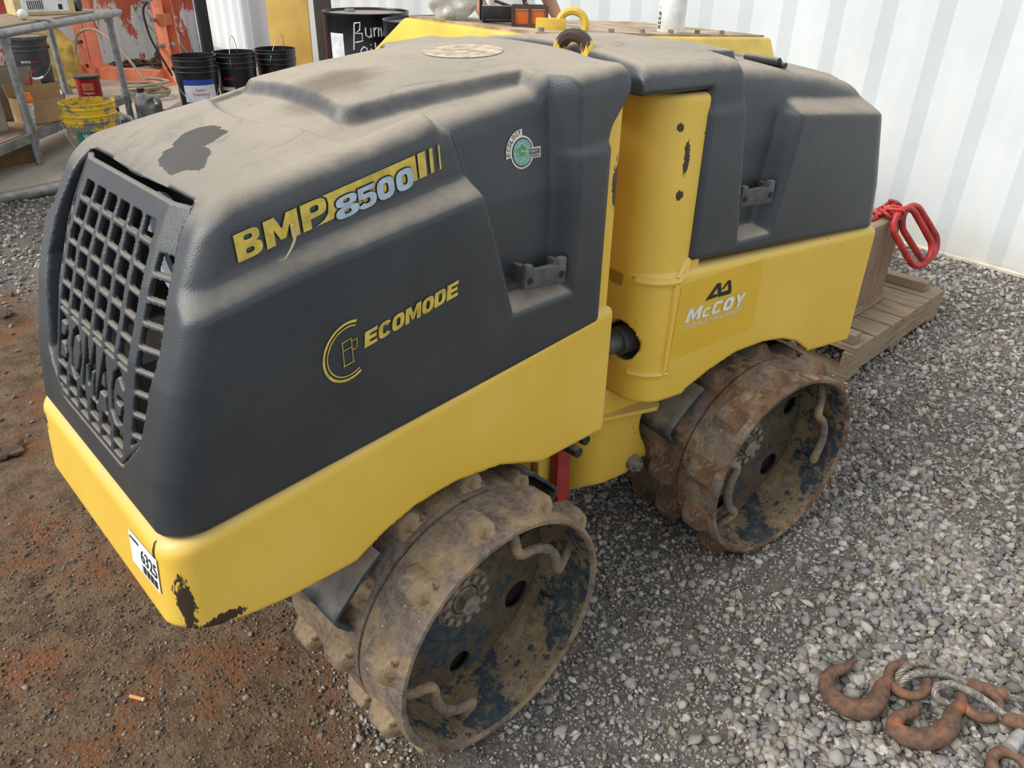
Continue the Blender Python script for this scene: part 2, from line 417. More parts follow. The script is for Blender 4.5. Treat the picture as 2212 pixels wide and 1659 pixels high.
bm = bmesh.new(); b_box(bm, (3.64, RL(3.64)-0.02, 1.45), (0.11, 0.10, 2.6)); tag(bmesh_obj('trim_1', bm, plain('black_corner_post', (0.02, 0.022, 0.025), 0.6), smooth=False), 'black corner strip of the red container', None, None, 'structure')
M_GALV = plain('galvanised_steel', (0.33, 0.345, 0.36), 0.45, 0.7, 0.2, 20, 0.35)
bm = bmesh.new(); b_tube(bm, [(x, EDGE(x)-0.045, 0.137) for x in np.linspace(-1.6, 1.6, 9)], 0.031, 14)
tag(bmesh_obj('steel_pipe', bm, plain('weathered_pipe', (0.30, 0.30, 0.295), 0.55, 0.55, 0.25, 18, 0.5)), 'long grey steel pipe lying along the edge of the concrete slab', 'pipe')
# ================================================================== trench roller
def m_hood(name, stain=True, damt=0.95):
    t = MT(name)
    nz = t.normz(); nA = t.noise(5, 6, 0.6); nB = t.noise(38, 6, 0.65)
    k = t.math('ADD', nz, t.math('MULTIPLY', t.math('SUBTRACT', nA, 0.5), 0.42))
    k = t.math('ADD', k, t.math('MULTIPLY', t.math('SUBTRACT', nB, 0.5), 0.22))
    dust = t.math('MULTIPLY', t.mr(k, 0.45, 0.98), damt)
    if stain: dust = t.math('MULTIPLY', dust, t.mr(t.xyz()[0], -0.24, 0.0, 0.62, 1.0))
    dust = t.math('MULTIPLY', dust, t.mr(t.noise(11, 7, 0.68, t.scaled(t.obj(), (1, 2.2, 1)), 0.8), 0.30, 0.48, 0.72, 1.0))
    base = t.mix(t.mr(t.noise(8, 6), 0.3, 0.75), (0.021, 0.025, 0.029), (0.036, 0.040, 0.044))
    # faint grey scuffs and scratches
    sca = t.noise(7, 8, 0.72, t.scaled(t.obj(), (2.0, 2.0, 16)), 1.2)
    base = t.mix(t.math('MULTIPLY', t.mr(sca, 0.66, 0.74), 0.30), base, (0.30, 0.28, 0.24))
    dc = t.mix(t.mr(nA, 0.35, 0.7), (0.40, 0.335, 0.255), (0.33, 0.28, 0.22))
    if stain:
        # a dark oily patch on the nose and a brown one on the bulge
        d1 = t.dist2((-0.135, -0.062, 0), (0.030, 0.055, None)); d1b = t.dist2((-0.098, -0.03, 0), (0.035, 0.042, None))
        w1 = t.math('ADD', t.math('MINIMUM', d1, d1b), t.math('MULTIPLY', t.math('SUBTRACT', t.noise(34, 3), 0.5), 0.9))
        dc = t.mix(t.mr(w1, 1.04, 0.98), dc, (0.075, 0.062, 0.048))
        d2 = t.dist2((0.125, -0.035, 0), (0.105, 0.085, None))
        w2 = t.math('ADD', d2, t.math('MULTIPLY', t.math('SUBTRACT', t.noise(9, 5), 0.5), 1.3))
        dc = t.mix(t.math('MULTIPLY', t.mr(w2, 1.1, 0.3), 0.72), dc, (0.135, 0.10, 0.062))
    col = t.mix(dust, base, dc)
    t.bump(t.math('ADD', t.noise(420, 3), t.math('MULTIPLY', nB, 0.4)), 0.20, 0.004)
    return t.fin(col, t.mix(dust, (0.38, 0.38, 0.38), (0.95, 0.95, 0.95)), 0, 0.7)
def m_yellow(name, corner=None, cr=0.055, chips=()):
    t = MT(name)
    n1 = t.noise(3.2, 6); c = t.mix(t.mr(n1, 0.3, 0.7), (0.74, 0.465, 0.055), (0.79, 0.525, 0.085))
    k = t.math('ADD', t.normz(), t.math('MULTIPLY', t.noise(18, 6), 0.5))
    c = t.mix(t.math('MULTIPLY', t.mr(k, 0.45, 1.25), 0.45), c, (0.60, 0.475, 0.27))
    sc_ = t.noise(5, 8, 0.75, t.scaled(t.obj(), (1.5, 1.5, 12)), 1.5)
    c = t.mix(t.math('MULTIPLY', t.mr(sc_, 0.64, 0.72), 0.35), c, (0.40, 0.28, 0.11))
    sp = t.noise(75, 3, 0.5)
    c = t.mix(t.mr(t.math('ADD', sp, t.math('MULTIPLY', t.noise(6, 2), 0.18)), 0.845, 0.855), c, (0.050, 0.028, 0.016))
    for cc, rr, th in chips:
        d = t.dist2(cc, rr)
        w = t.math('ADD', d, t.math('MULTIPLY', t.math('SUBTRACT', t.noise(85, 8, 0.78, t.scaled(t.obj(), (1, 1, 0.45)), 0.8), 0.5), th))
        c = t.mix(t.mr(w, 0.72, 0.66), c, (0.050, 0.030, 0.020))
    t.bump(t.noise(260, 3), 0.06, 0.003)
    return t.fin(c, 0.42, 0, 0.45)
def m_drum(name, rust=0.5):
    t = MT(name)
    n1 = t.noise(9, 8, 0.66); n2 = t.noise(30, 7, 0.7); n3 = t.noise(70, 6, 0.7, t.scaled(t.obj(), (1, 1, 1.0)))
    mud = t.mix(t.mr(n2, 0.35, 0.65), (0.37, 0.275, 0.165), (0.27, 0.185, 0.105))
    st = t.mix(t.mr(n3, 0.35, 0.65), (0.13, 0.10, 0.085), (0.235, 0.19, 0.155))
    ru = t.mix(t.mr(n2, 0.4, 0.62), (0.115, 0.062, 0.038), (0.20, 0.115, 0.065))
    c = t.mix(t.mr(n1, 0.42, 0.60), st, mud)
    c = t.mix(t.mr(t.math('ADD', t.noise(5.5, 7, 0.7), t.math('MULTIPLY', t.math('SUBTRACT', n3, 0.5), 0.35)), 0.62-0.14*rust, 0.70-0.14*rust), c, ru)
    c = t.mix(t.mr(t.noise(120, 4), 0.70, 0.74), c, (0.62, 0.58, 0.52))
    t.bump(t.math('ADD', n2, t.math('ADD', n3, t.noise(170, 4))), 0.55, 0.008)
    return t.fin(c, 0.82, 0.12, 0.3)
def m_drum_in(name, k=1.0, lo=0.43):
    t = MT(name)
    n1 = t.noise(7, 8, 0.68); n2 = t.noise(45, 7, 0.72)
    blue = t.mix(t.mr(n2, 0.35, 0.65), (0.030, 0.042, 0.050), (0.07, 0.082, 0.088)); mud = t.mix(t.mr(n2, 0.35, 0.65), (0.36*k, 0.265*k, 0.155*k), (0.20*k, 0.135*k, 0.075*k))
    c = t.mix(t.mr(t.math('ADD', n1, t.math('MULTIPLY', t.math('SUBTRACT', n2, 0.5), 0.7)), lo, lo+0.09), blue, mud)
    t.bump(t.math('ADD', n2, t.noise(150, 4)), 0.45, 0.006)
    return t.fin(c, 0.8, 0, 0.3)
M_HOOD = m_hood('dusty_black_plastic'); M_HOOD2 = m_hood('dusty_black_plastic_tail', False)
M_YF = m_yellow('yellow_paint_nose', chips=[((-0.337, -0.283, 0.580), (0.018, 0.018, 0.080), 2.0), ((-0.30, -0.293, 0.53), (0.05, 0.02, 0.016), 1.9), ((-0.345, 0.26, 0.64), (0.03, 0.03, 0.03), 2.4), ((-0.345, -0.245, 0.655), (0.02, 0.008, 0.035), 2.0)])
M_YR = m_yellow('yellow_paint_tail', chips=[((0.155, -0.283, 1.04), (0.011, 0.03, 0.042), 2.2), ((0.15, -0.283, 0.97), (0.010, 0.03, 0.014), 2.2), ((0.135, -0.275, 1.10), (0.010, 0.03, 0.012), 2.0)])
M_YPOST = m_yellow('yellow_paint_post', chips=[((0.548, -0.279, 1.02), (0.016, 0.03, 0.06), 2.6), ((0.55, -0.279, 1.16), (0.016, 0.03, 0.010), 1.5)])
M_DRUM = m_drum('muddy_drum_steel', 0.25); M_DRUMR = m_drum('rusty_drum_steel', 1.0); M_DIN = m_drum_in('muddy_blue_paint', 0.9, 0.46); M_WEB = m_drum_in('shade_darkened_muddy_web', 0.42, 0.44)  # web mud is darkened to paint in the shadow inside the drum
M_BLACK = plain('black_rubber_plastic', (0.018, 0.019, 0.021), 0.55, 0, 0.3, 15, 0.5)
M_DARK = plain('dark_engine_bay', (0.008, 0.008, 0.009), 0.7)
M_SCRAPER = plain('scraper_blue_grey', (0.060, 0.078, 0.092), 0.55, 0.2, 0.35, 25, 0.75)
M_RED = plain('red_paint', (0.30, 0.022, 0.018), 0.5, 0, 0.2, 15, 0.1)
M_BOLT = plain('bolt_steel', (0.27, 0.24, 0.20), 0.6, 0.4, 0.2, 60, 0.4)
roller = root('trench_roller', (0.6, 0, 0), 'large yellow and black articulated trench roller with studded drums in the foreground', 'roller')
OUT = 0.293
# ---------------- front hood
UFZ = ([0.60, 0.67, 0.775, 0.90, 1.00, 1.05, 1.102, 1.14, 1.3], [-0.352, -0.345, -0.328, -0.293, -0.253, -0.227, -0.197, -0.178, -0.08])
def s_front(u, z):
    cre = np.interp(u, [-0.36, -0.266, -0.065, 0.205, 0.3], [0.985, 1.0, 1.036, 1.072, 1.08])
    up = np.maximum(z-1.03, 0)
    mask = 0.266-0.10*up; mid = 0.254-0.09*up
    ue = np.interp(z, [0.80, 0.834, 0.968, 1.064, 1.09, 1.15, 1.197, 1.25], [0.293, 0.288, 0.250, 0.219, 0.207, 0.190, 0.165, 0.14])
    wm = ss(0.005, -0.005, u-ue); wl = ss(0.019, -0.019, z-cre)
    wb = ss(0.872, 0.838, z); wc = ss(0.402, 0.436, u)
    sm = mask + (OUT-mask)*wl
    col = OUT-0.007*ss(1.085, 1.10, z)
    s = mid
    s = np.maximum(s, mid+(sm-mid)*wm); s = np.maximum(s, mid+(OUT-mid)*wb); s = np.maximum(s, mid+(col-mid)*wc)
    return s
def t_front(u, v):
    av = np.abs(v)
    tm = np.interp(u, [-0.30, -0.186, -0.1, 0.0, 0.1, 0.2, 0.35, 0.6], [1.04, 1.102, 1.138, 1.164, 1.182, 1.194, 1.206, 1.218]) - 0.22*v*v
    tsd = np.interp(u, [-0.30, -0.20, -0.143, -0.059, 0.048, 0.16, 0.35, 0.6], [1.070, 1.103, 1.115, 1.130, 1.146, 1.169, 1.192, 1.205])
    tm = tm+(tsd-tm)*ss(0.13, 0.235, av)
    wn = np.maximum(ss(0.008, -0.008, u+0.022-1.3*v*v+0.0*av), ss(0.006, -0.006, u-0.165)*ss(0.203, 0.216, av))
    ub = 0.075-0.6*v*v
    ins = -rmax(ub-u, av-np.interp(u, [0.05, 0.40], [0.160, 0.192]), 0.03)
    wb = np.maximum(ss(-0.012, 0.012, ins), ss(0.372, 0.402, u))
    return tm - 0.004 + np.maximum(0.012*wn, 0.0215*wb)
def grille_in(v, z, off=0.0):
    """2-D signed field of the grille outline, <0 inside"""
    hw = np.interp(z, [0.70, 0.738, 0.80, 0.94, 1.02, 1.10, 1.2], [0.085, 0.130, 0.196, 0.228, 0.215, 0.190, 0.16])
    zb = 0.738 - 0.00*v
    return np.maximum(np.maximum((np.abs(v)-hw)*0.9, zb-z), z-1.100) + off
def f_hood(u, v, z):
    av = np.abs(v)
    f = rmax(av-s_front(u, z), (z-t_front(u, v))*0.95, 0.034)
    f = rmax(f, (np.interp(z, *UFZ)-u)*0.88, np.interp(z, [0.68, 0.95], [0.055, 0.030]))
    ur = np.interp(z, [1.10, 1.125, 1.150, 1.175], [0.517, 0.524, 0.545, 0.566])
    f = rmax(f, (u-ur)*0.8, 0.012)
    f = rmax(f, 0.688+0.083*(u+0.3)-z, 0.010)
    # recess for the grille and the cavity behind it
    rec = np.maximum(grille_in(v, z, -0.002), u-np.interp(z, *UFZ)-0.26)
    f = np.maximum(f, -np.maximum(rec, -0.2+0*u))
    return f
V, Q = nets(f_hood, (-0.37, -0.31, 0.67), (0.585, 0.31, 1.27), 0.005)
hood = newobj('engine_hood', mesh_np('engine_hood', V, Q, M_HOOD), roller)
hood['label'] = 'dusty black plastic hood with grille at the nose'
# inner dark liner + engine bits
bm = bmesh.new(); b_box(bm, (-0.045, 0, 0.90), (0.06, 0.46, 0.36)); b_box(bm, (-0.17, 0, 0.735), (0.26, 0.34, 0.02))
bmesh_obj('engine_bay_liner', bm, M_DARK, roller, smooth=False)
M_GREYP = plain('grey_engine_part', (0.22, 0.23, 0.24), 0.4, 0.2); M_WHITEP = plain('white_engine_part', (0.62, 0.66, 0.70), 0.35); M_PAPER = plain('paper_label', (0.62, 0.58, 0.48), 0.8)
bm = bmesh.new(); b_cyl(bm, (-0.16, -0.17, 0.88), (-0.09, -0.17, 1.02), 0.05, 20); b_cyl(bm, (-0.20, -0.12, 0.80), (-0.12, -0.06, 0.80), 0.03, 16)
bmesh_obj('air_filter', bm, M_GREYP, roller)
bm = bmesh.new(); b_box(bm, (-0.205, -0.19, 0.965), (0.004, 0.05, 0.045), Euler((0, 0.4, 0.5))); bmesh_obj('paper_label', bm, M_PAPER, roller, smooth=False)
bm = bmesh.new()
b_tube(bm, [(-0.15, 0.02+0.06*math.cos(a), 0.98+0.075*math.sin(a)) for a in np.linspace(0.2, 2*PI-0.4, 22)], 0.012, 8)
bmesh_obj('fan_shroud', bm, M_WHITEP, roller)
bm = bmesh.new(); b_tube(bm, [(-0.17, -0.02, 0.77), (-0.19, -0.05, 0.81), (-0.17, -0.10, 0.84), (-0.14, -0.13, 0.80)], 0.014, 8); bmesh_obj('coolant_hose', bm, M_WHITEP, roller)
# ---------------- grille
def seg(px, py, a, b, r):
    ax, ay = a; bx, by = b; dx, dy = bx-ax, by-ay; L = dx*dx+dy*dy
    t = np.clip(((px-ax)*dx+(py-ay)*dy)/max(L, 1e-9), 0, 1)
    return np.sqrt((px-ax-t*dx)**2+(py-ay-t*dy)**2)-r
LET = {'B': [((0, 0), (0, 1)), ((0, 1), (.75, .95)), ((.75, .95), (.85, .75)), ((.85, .75), (.6, .52)), ((0, .52), (.6, .52)), ((.6, .52), (.95, .27)), ((.95, .27), (.8, .04)), ((.8, .04), (0, 0))],
       'O': [((.5, 0), (.15, .15)), ((.15, .15), (0, .5)), ((0, .5), (.15, .85)), ((.15, .85), (.5, 1)), ((.5, 1), (.85, .85)), ((.85, .85), (1, .5)), ((1, .5), (.85, .15)), ((.85, .15), (.5, 0))],
       'M': [((0, 0), (.12, 1)), ((.12, 1), (.5, .2)), ((.5, .2), (.88, 1)), ((.88, 1), (1, 0))],
       'A': [((0, 0), (.5, 1)), ((.5, 1), (1, 0)), ((.2, .32), (.8, .32))],
       'G': [((.95, .82), (.5, 1)), ((.5, 1), (.12, .82)), ((.12, .82), (0, .5)), ((0, .5), (.12, .16)), ((.12, .16), (.5, 0)), ((.5, 0), (.95, .12)), ((.95, .12), (.95, .45)), ((.95, .45), (.55, .45))]}
def f_grille(u, v, z):
    d = u-np.interp(z, *UFZ)
    d = d-0.30*np.maximum(np.abs(v)-0.152, 0)
    f = np.maximum(np.maximum((np.abs(d-0.0042)-0.0048)*0.88, grille_in(v, z, 0.0008)), -1.0)
    x = -v
    dc = np.interp(z, [0.74, 0.775, 0.995, 1.09], [0.048, 0.049, 0.0500, 0.0455])
    cx = (x/dc - np.floor(x/dc))-0.5             # column cell, bars on multiples of .049
    rowz = (1.076-z)/0.0310; cz = rowz-np.floor(rowz)-0.5
    hx = 0.0183-np.abs(cx)*dc; hz = 0.0128-np.abs(cz)*0.031
    hole = np.minimum(hx, hz)
    rr = 0.004
    hole = -(rmax(-hx, -hz, rr))
    band = (z > 0.790) & (z < 0.883)
    hole = np.where((np.abs(x) < 3*dc) & (rowz > 0) & (rowz < 11), hole, -0.01)
    hole = np.where(np.abs(x) > 3*dc, -1, hole)
    # outer facet column
    h2 = -(rmax(-(0.025-np.abs(np.abs(x)-0.187)), -(0.0122-np.abs(cz)*0.031), rr))
    hole = np.where((np.abs(x) >= 3*dc) & (rowz > 1) & (rowz < 10), np.minimum(h2, -grille_in(v, z, 0.012)), hole)
    hole = np.minimum(hole, -grille_in(v, z, 0.012))
    # letter openings
    let = np.full(np.broadcast(x, z).shape, 1.0, np.float32)
    for k, chh in enumerate('BOMAG'):
        x0 = -0.142+k*0.0585; wd = 0.042 if chh != 'M' else 0.046
        for a, b in LET[chh]:
            let = np.minimum(let, seg(x, z, (x0+a[0]*wd, 0.800+a[1]*0.072), (x0+b[0]*wd, 0.800+b[1]*0.072), 0.0058))
    hole = np.where(band & (np.abs(x) < 0.150), -let, hole)
    return np.maximum(f, hole)
V, Q = nets(f_grille, (-0.36, -0.24, 0.72), (-0.15, 0.24, 1.115), 0.0028)
gr = newobj('grille', mesh_np('grille', V, Q, m_hood('dusty_grille_plastic', False, 0.5)), roller)
gr['label'] = 'moulded black grille with cut-out letters'
# ---------------- front chassis
ARCH = [(-0.30, 0.30), (-0.077, 0.496), (-0.011, 0.53), (0.058, 0.551), (0.146, 0.556), (0.253, 0.540), (0.33, 0.508), (0.375, 0.488), (0.50, 0.30)]
def f_chas(u, v, z):
    av = np.abs(v)
    top = 0.684+0.112*(u+0.33)
    f = rmax(av-OUT, -0.350-u+0.10*(z-0.67), 0.045)
    f = rmax(f, u-0.556, 0.006)
    f = rmax(f, z-top, 0.022)
    bot = np.interp(u, [-0.35, -0.30, -0.25, -0.19, 0.6], [0.540, 0.520, 0.508, 0.500, 0.487])
    f = rmax(f, bot-z, 0.006)
    arch = z-np.interp(u, [p[0] for p in ARCH], [p[1] for p in ARCH])
    f = np.maximum(f, -np.maximum(arch, np.maximum(-0.11-u, u-0.40))) if False else np.maximum(f, -arch*0.85)
    inner = np.maximum(np.maximum(av-(OUT-0.014), -0.332-u), np.maximum(u-0.540, z-0.655))
    f = np.maximum(f, -inner)
    # panel groove: a shallow rectangular bead on the side plate
    return f
V, Q = nets(f_chas, (-0.37, -0.31, 0.475), (0.575, 0.31, 0.81), 0.005)
chas = newobj('nose_chassis', mesh_np('nose_chassis', V, Q, M_YF), roller); chas['label'] = 'yellow steel nose frame with wheel arches'
def f_post(u, v, z):
    f = rmax(np.abs(v)-0.279, u-0.556, 0.012); f = rmax(f, 0.46-u, 0.01); f = rmax(f, z-1.168, 0.02); return np.maximum(f, 0.70-z)
V, Q = nets(f_post, (0.44, -0.30, 0.68), (0.57, 0.30, 1.19), 0.006)
newobj('nose_bulkhead', mesh_np('nose_bulkhead', V, Q, M_YPOST), roller)
# near-black block painting in the shaded gap, and lip, under the hood corner
bm = bmesh.new(); b_box(bm, (0.05, 0, 0.685), (0.66, 0.54, 0.03)); bmesh_obj('hood_gap_fill', bm, M_DARK, roller, smooth=False)
# ---------------- rear hood (local u')
def s_rear(u, z):
    base = 0.252-0.10*np.maximum(z-1.05, 0)
    us = np.interp(z, [0.83, 1.22], [0.338, 0.283])
    wf = ss(0.005, -0.005, u-us)
    flap = OUT-0.006*ss(1.118, 1.135, z)
    ln = np.interp(z, [0.80, 0.862, 1.119, 1.2], [0.415, 0.428, 0.465, 0.475])
    wl = ss(-0.018, 0.018, u-ln); wt = ss(0.020, -0.020, z-(1.108-0.085*(u-0.462)))
    wb = ss(0.866, 0.842, z)
    s = np.maximum(base+(flap-base)*wf, base+(OUT-base)*np.maximum(wl*wt, wb))
    return s
def t_rear(u, v):
    tm = np.interp(u, [0, 0.3, 0.42, 0.60, 0.70, 0.78, 0.9], [1.205, 1.200, 1.192, 1.166, 1.145, 1.118, 1.07])-0.24*v*v
    return tm+0.024*ss(0.006, -0.006, u-0.285) + 0.018*ss(0.16, 0.15, np.abs(v))*ss(0.40, 0.39, u)*ss(0.28, 0.29, u)
def f_hood2(u, v, z):
    av = np.abs(v)
    f = rmax(av-s_rear(u, z), (z-t_rear(u, v))*0.95, 0.038)
    uf = np.interp(z, [1.08, 1.12, 1.150, 1.170, 1.18], [0.197, 0.190, 0.172, 0.075, 0.025])
    f = rmax(f, (uf-u)*0.45, 0.008) if False else rmax(f, np.maximum((0.028+0.35*np.maximum(z-1.19, 0)-u), np.minimum((0.195-u), 1.163-z+0.0*u)), 0.012)
    ur = np.interp(z, [0.79, 0.90, 1.05, 1.12, 1.2], [0.857, 0.838, 0.792, 0.765, 0.73])
    f = rmax(f, (u-ur)*0.92, 0.045)
    f = rmax(f, 0.826-0.057*(u-0.2)-z, 0.010)
    return f
V, Q = nets(f_hood2, (0.0, -0.31, 0.77), (0.88, 0.31, 1.25), 0.005)
hood2 = newobj('tail_hood', mesh_np('tail_hood', V, Q, M_HOOD2), roller, MR); hood2['label'] = 'dusty black plastic hood over the tail'
# hatch lid on the tail + hinge
def top_patch(name, poly, lift, parent, mat, mw, fn, th=0.006):
    bm = bmesh.new(); A = [bm.verts.new((x, y, float(fn(np.array(x), np.array(y)))+lift)) for x, y in poly]; B = [bm.verts.new((x, y, float(fn(np.array(x), np.array(y)))+lift-th)) for x, y in poly]
    n = len(poly); bm.faces.new(A); bm.faces.new(B[::-1])
    for i in range(n): bm.faces.new((A[i], B[i], B[(i+1) % n], A[(i+1) % n]))
    return bmesh_obj(name, bm, mat, parent, mw, smooth=False)
# hatch built as fine strip grid so that it follows the roof
bm = bmesh.new(); N1 = 24
us_ = np.linspace(0.50, 0.745, N1)
rows = [[bm.verts.new((u, v, float(t_rear(np.array(u), np.array(v)))+(0.006 if 0 < i < N1-1 and 0 < j < 12 else -0.008))) for j, v in enumerate(np.linspace(-0.205, 0.205, 13))] for i, u in enumerate(us_)]
for i in range(N1-1):
    for j in range(12): bm.faces.new((rows[i][j], rows[i+1][j], rows[i+1][j+1], rows[i][j+1]))
hl = bmesh_obj('tail_hatch_lid', bm, M_HOOD2, hood2, MR)
zt = float(t_rear(np.array(0.5), np.array(-0.17)))
bm = bmesh.new(); b_cyl(bm, (0.475, -0.205, zt+0.012), (0.475, -0.115, zt+0.012), 0.008, 10); b_box(bm, (0.492, -0.165, zt+0.005), (0.03, 0.05, 0.012), bev=0.003); b_cyl(bm, (0.485, -0.215, zt+0.005), (0.485, -0.16, zt+0.005), 0.006, 8)
bmesh_obj('hatch_hinge', bm, M_BLACK, hood2, MR)
# ---------------- rear chassis
ARCHR = [(0.05, 0.30), (0.235, 0.508), (0.305, 0.537), (0.393, 0.562), (0.49, 0.563), (0.56, 0.552), (0.621, 0.529), (0.675, 0.490), (0.80, 0.30)]
CUR, CRR = 0.090, 0.075
def f_chas2(u, v, z):
    av = np.abs(v)
    f = rmax(av-OUT, CUR-u, CRR)
    f = rmax(f, u-0.856, 0.008)
    f = rmax(f, z-(0.812-0.030*(u-0.15)), 0.020)
    bot = np.interp(u, [0.05, 0.12, 0.69, 0.86], [0.500, 0.500, 0.482, 0.470])
    f = rmax(f, bot-z, 0.006)
    f = np.maximum(f, -(z-np.interp(u, [p[0] for p in ARCHR], [p[1] for p in ARCHR]))*0.85)
    inner = rmax(rmax(av-(OUT-0.014), CUR+0.014-u, CRR-0.014), np.maximum(u-0.842, z-0.66), 0.002)
    f = np.maximum(f, -inner)
    # steering-cylinder opening
    hol = np.maximum(np.sqrt((v+0.215)**2+((z-0.640))**2)-0.047, u-0.30)
    return np.maximum(f, -hol)
V, Q = nets(f_chas2, (0.07, -0.31, 0.455), (0.875, 0.31, 0.83), 0.005)
chas2 = newobj('tail_chassis', mesh_np('tail_chassis', V, Q, M_YR), roller, MR); chas2['label'] = 'yellow steel tail frame with wheel arches'
def f_post2(u, v, z):
    f = rmax(np.abs(v)-0.284, CUR-u, CRR); f = rmax(f, u-0.235, 0.01); f = rmax(f, z-1.158, 0.012); f = np.maximum(f, 0.76-z)
    return f
V, Q = nets(f_post2, (0.07, -0.30, 0.74), (0.32, 0.30, 1.18), 0.006)
newobj('tail_bulkhead', mesh_np('tail_bulkhead', V, Q, M_YR), roller, MR)
def arc_pts(z, n=10, r=CRR, uo=CUR, ww=OUT, pad=0.0):
    return [(uo+r-(r+pad)*math.cos(a), -(ww-r)-(r+pad)*math.sin(a), z) for a in np.linspace(0.35, PI/2, n)]
bm = bmesh.new(); b_tube(bm, arc_pts(0.79, pad=0.001)+[(0.185, -0.288, 0.80), (0.20, -0.280, 0.83)], 0.0075, 8); bmesh_obj('weld_bead', bm, M_YR, roller, MR)
bm = bmesh.new(); b_tube(bm, [(0.160, -0.293, 0.793), (0.161, -0.294, 0.70), (0.158, -0.294, 0.585), (0.150, -0.293, 0.574)]+[(x, y, 0.572) for x, y, z in arc_pts(0, pad=0.001)[::-1]], 0.0065, 8); bmesh_obj('weld_bead', bm, M_YR, roller, MR)
bm = bmesh.new(); b_tube(bm, [(0.165, -0.292, 0.795), (0.19, -0.283, 0.822), (0.205, -0.27, 0.84)], 0.007, 8); bmesh_obj('weld_bead', bm, M_YR, roller, MR)
bm = bmesh.new()     # steering cylinder
b_cyl(bm, (-0.13, -0.205, 0.625), (0.10, -0.205, 0.633), 0.024, 18); b_cyl(bm, (0.09, -0.205, 0.633), (0.22, -0.205, 0.636), 0.032, 18); b_box(bm, (-0.02, -0.215, 0.598), (0.10, 0.03, 0.03), bev=0.005)
bmesh_obj('steering_cylinder', bm, plain('grey_hydraulic', (0.10, 0.10, 0.10), 0.45, 0.3), roller, MR)
# ---------------- articulation joint
def f_joint(u, v, z):
    av = np.abs(v)
    f = rmax(av-0.195, 0.030-u, 0.075); f = rmax(f, u-(0.225+0.018*np.sin((z-0.2)*28)), 0.010); f = rmax(f, z-0.50, 0.006)
    bot = 0.190+0.035*ss(0.12, 0.19, av)+0.03*ss(0.17, 0.22, u)
    return rmax(f, bot-z, 0.012)
V, Q = nets(f_joint, (0.01, -0.22, 0.17), (0.26, 0.22, 0.52), 0.006)
newobj('articulation_block', mesh_np('articulation_block', V, Q, M_YR), roller, MR)
bm = bmesh.new(); b_prism(bm, [(0.06, -0.205), (0.215, -0.235), (0.235, -0.22), (0.235, 0.2), (0.06, 0.2)], 0.425, 0.437, bev=0.003); b_box(bm, (-0.06, 0, 0.42), (0.22, 0.26, 0.10), bev=0.01); b_box(bm, (-0.06, 0, 0.25), (0.22, 0.22, 0.06), bev=0.01)
bmesh_obj('joint_flange', bm, M_YR, roller, MR)
bm = bmesh.new(); b_cyl(bm, (0.19, -0.195, 0.262), (0.19, -0.212, 0.262), 0.021, 20); b_cyl(bm, (0.19, -0.205, 0.262), (0.19, -0.224, 0.262), 0.014, 6)
bmesh_obj('pivot_bolt', bm, M_BOLT, roller, MR)
bm = bmesh.new(); b_prism(bm, [(0.470, 0.50), (0.505, 0.50), (0.508, 0.32), (0.520, 0.26), (0.512, 0.19), (0.478, 0.19), (0.484, 0.26), (0.470, 0.32)], 0.225, 0.245, AX_V, bev=0.003)
bmesh_obj('safety_bar', bm, M_RED, roller)
bm = bmesh.new(); b_prism(bm, [(0.44, 0.52), (0.53, 0.52), (0.525, 0.30), (0.50, 0.18), (0.45, 0.18), (0.44, 0.30)], 0.190, 0.215, AX_V, bev=0.004)
bmesh_obj('lock_bracket', bm, M_YF, roller)
for uu, z_, v_ in ((0.49, 0.452, -0.285), (0.53, 0.458, -0.27)):
    bm = bmesh.new(); b_cyl(bm, (uu, -0.19, z_), (uu, v_, z_), 0.012, 12); bmesh_obj('lock_pin', bm, M_BLACK, roller)
# axle boxes between the drums (fill the dark underside)
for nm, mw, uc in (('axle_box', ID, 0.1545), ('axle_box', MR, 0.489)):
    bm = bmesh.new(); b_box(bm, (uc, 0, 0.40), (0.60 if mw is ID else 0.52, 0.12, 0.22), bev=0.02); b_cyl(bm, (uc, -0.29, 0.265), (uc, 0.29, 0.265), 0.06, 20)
    bmesh_obj(nm, bm, M_DARK, roller, mw)
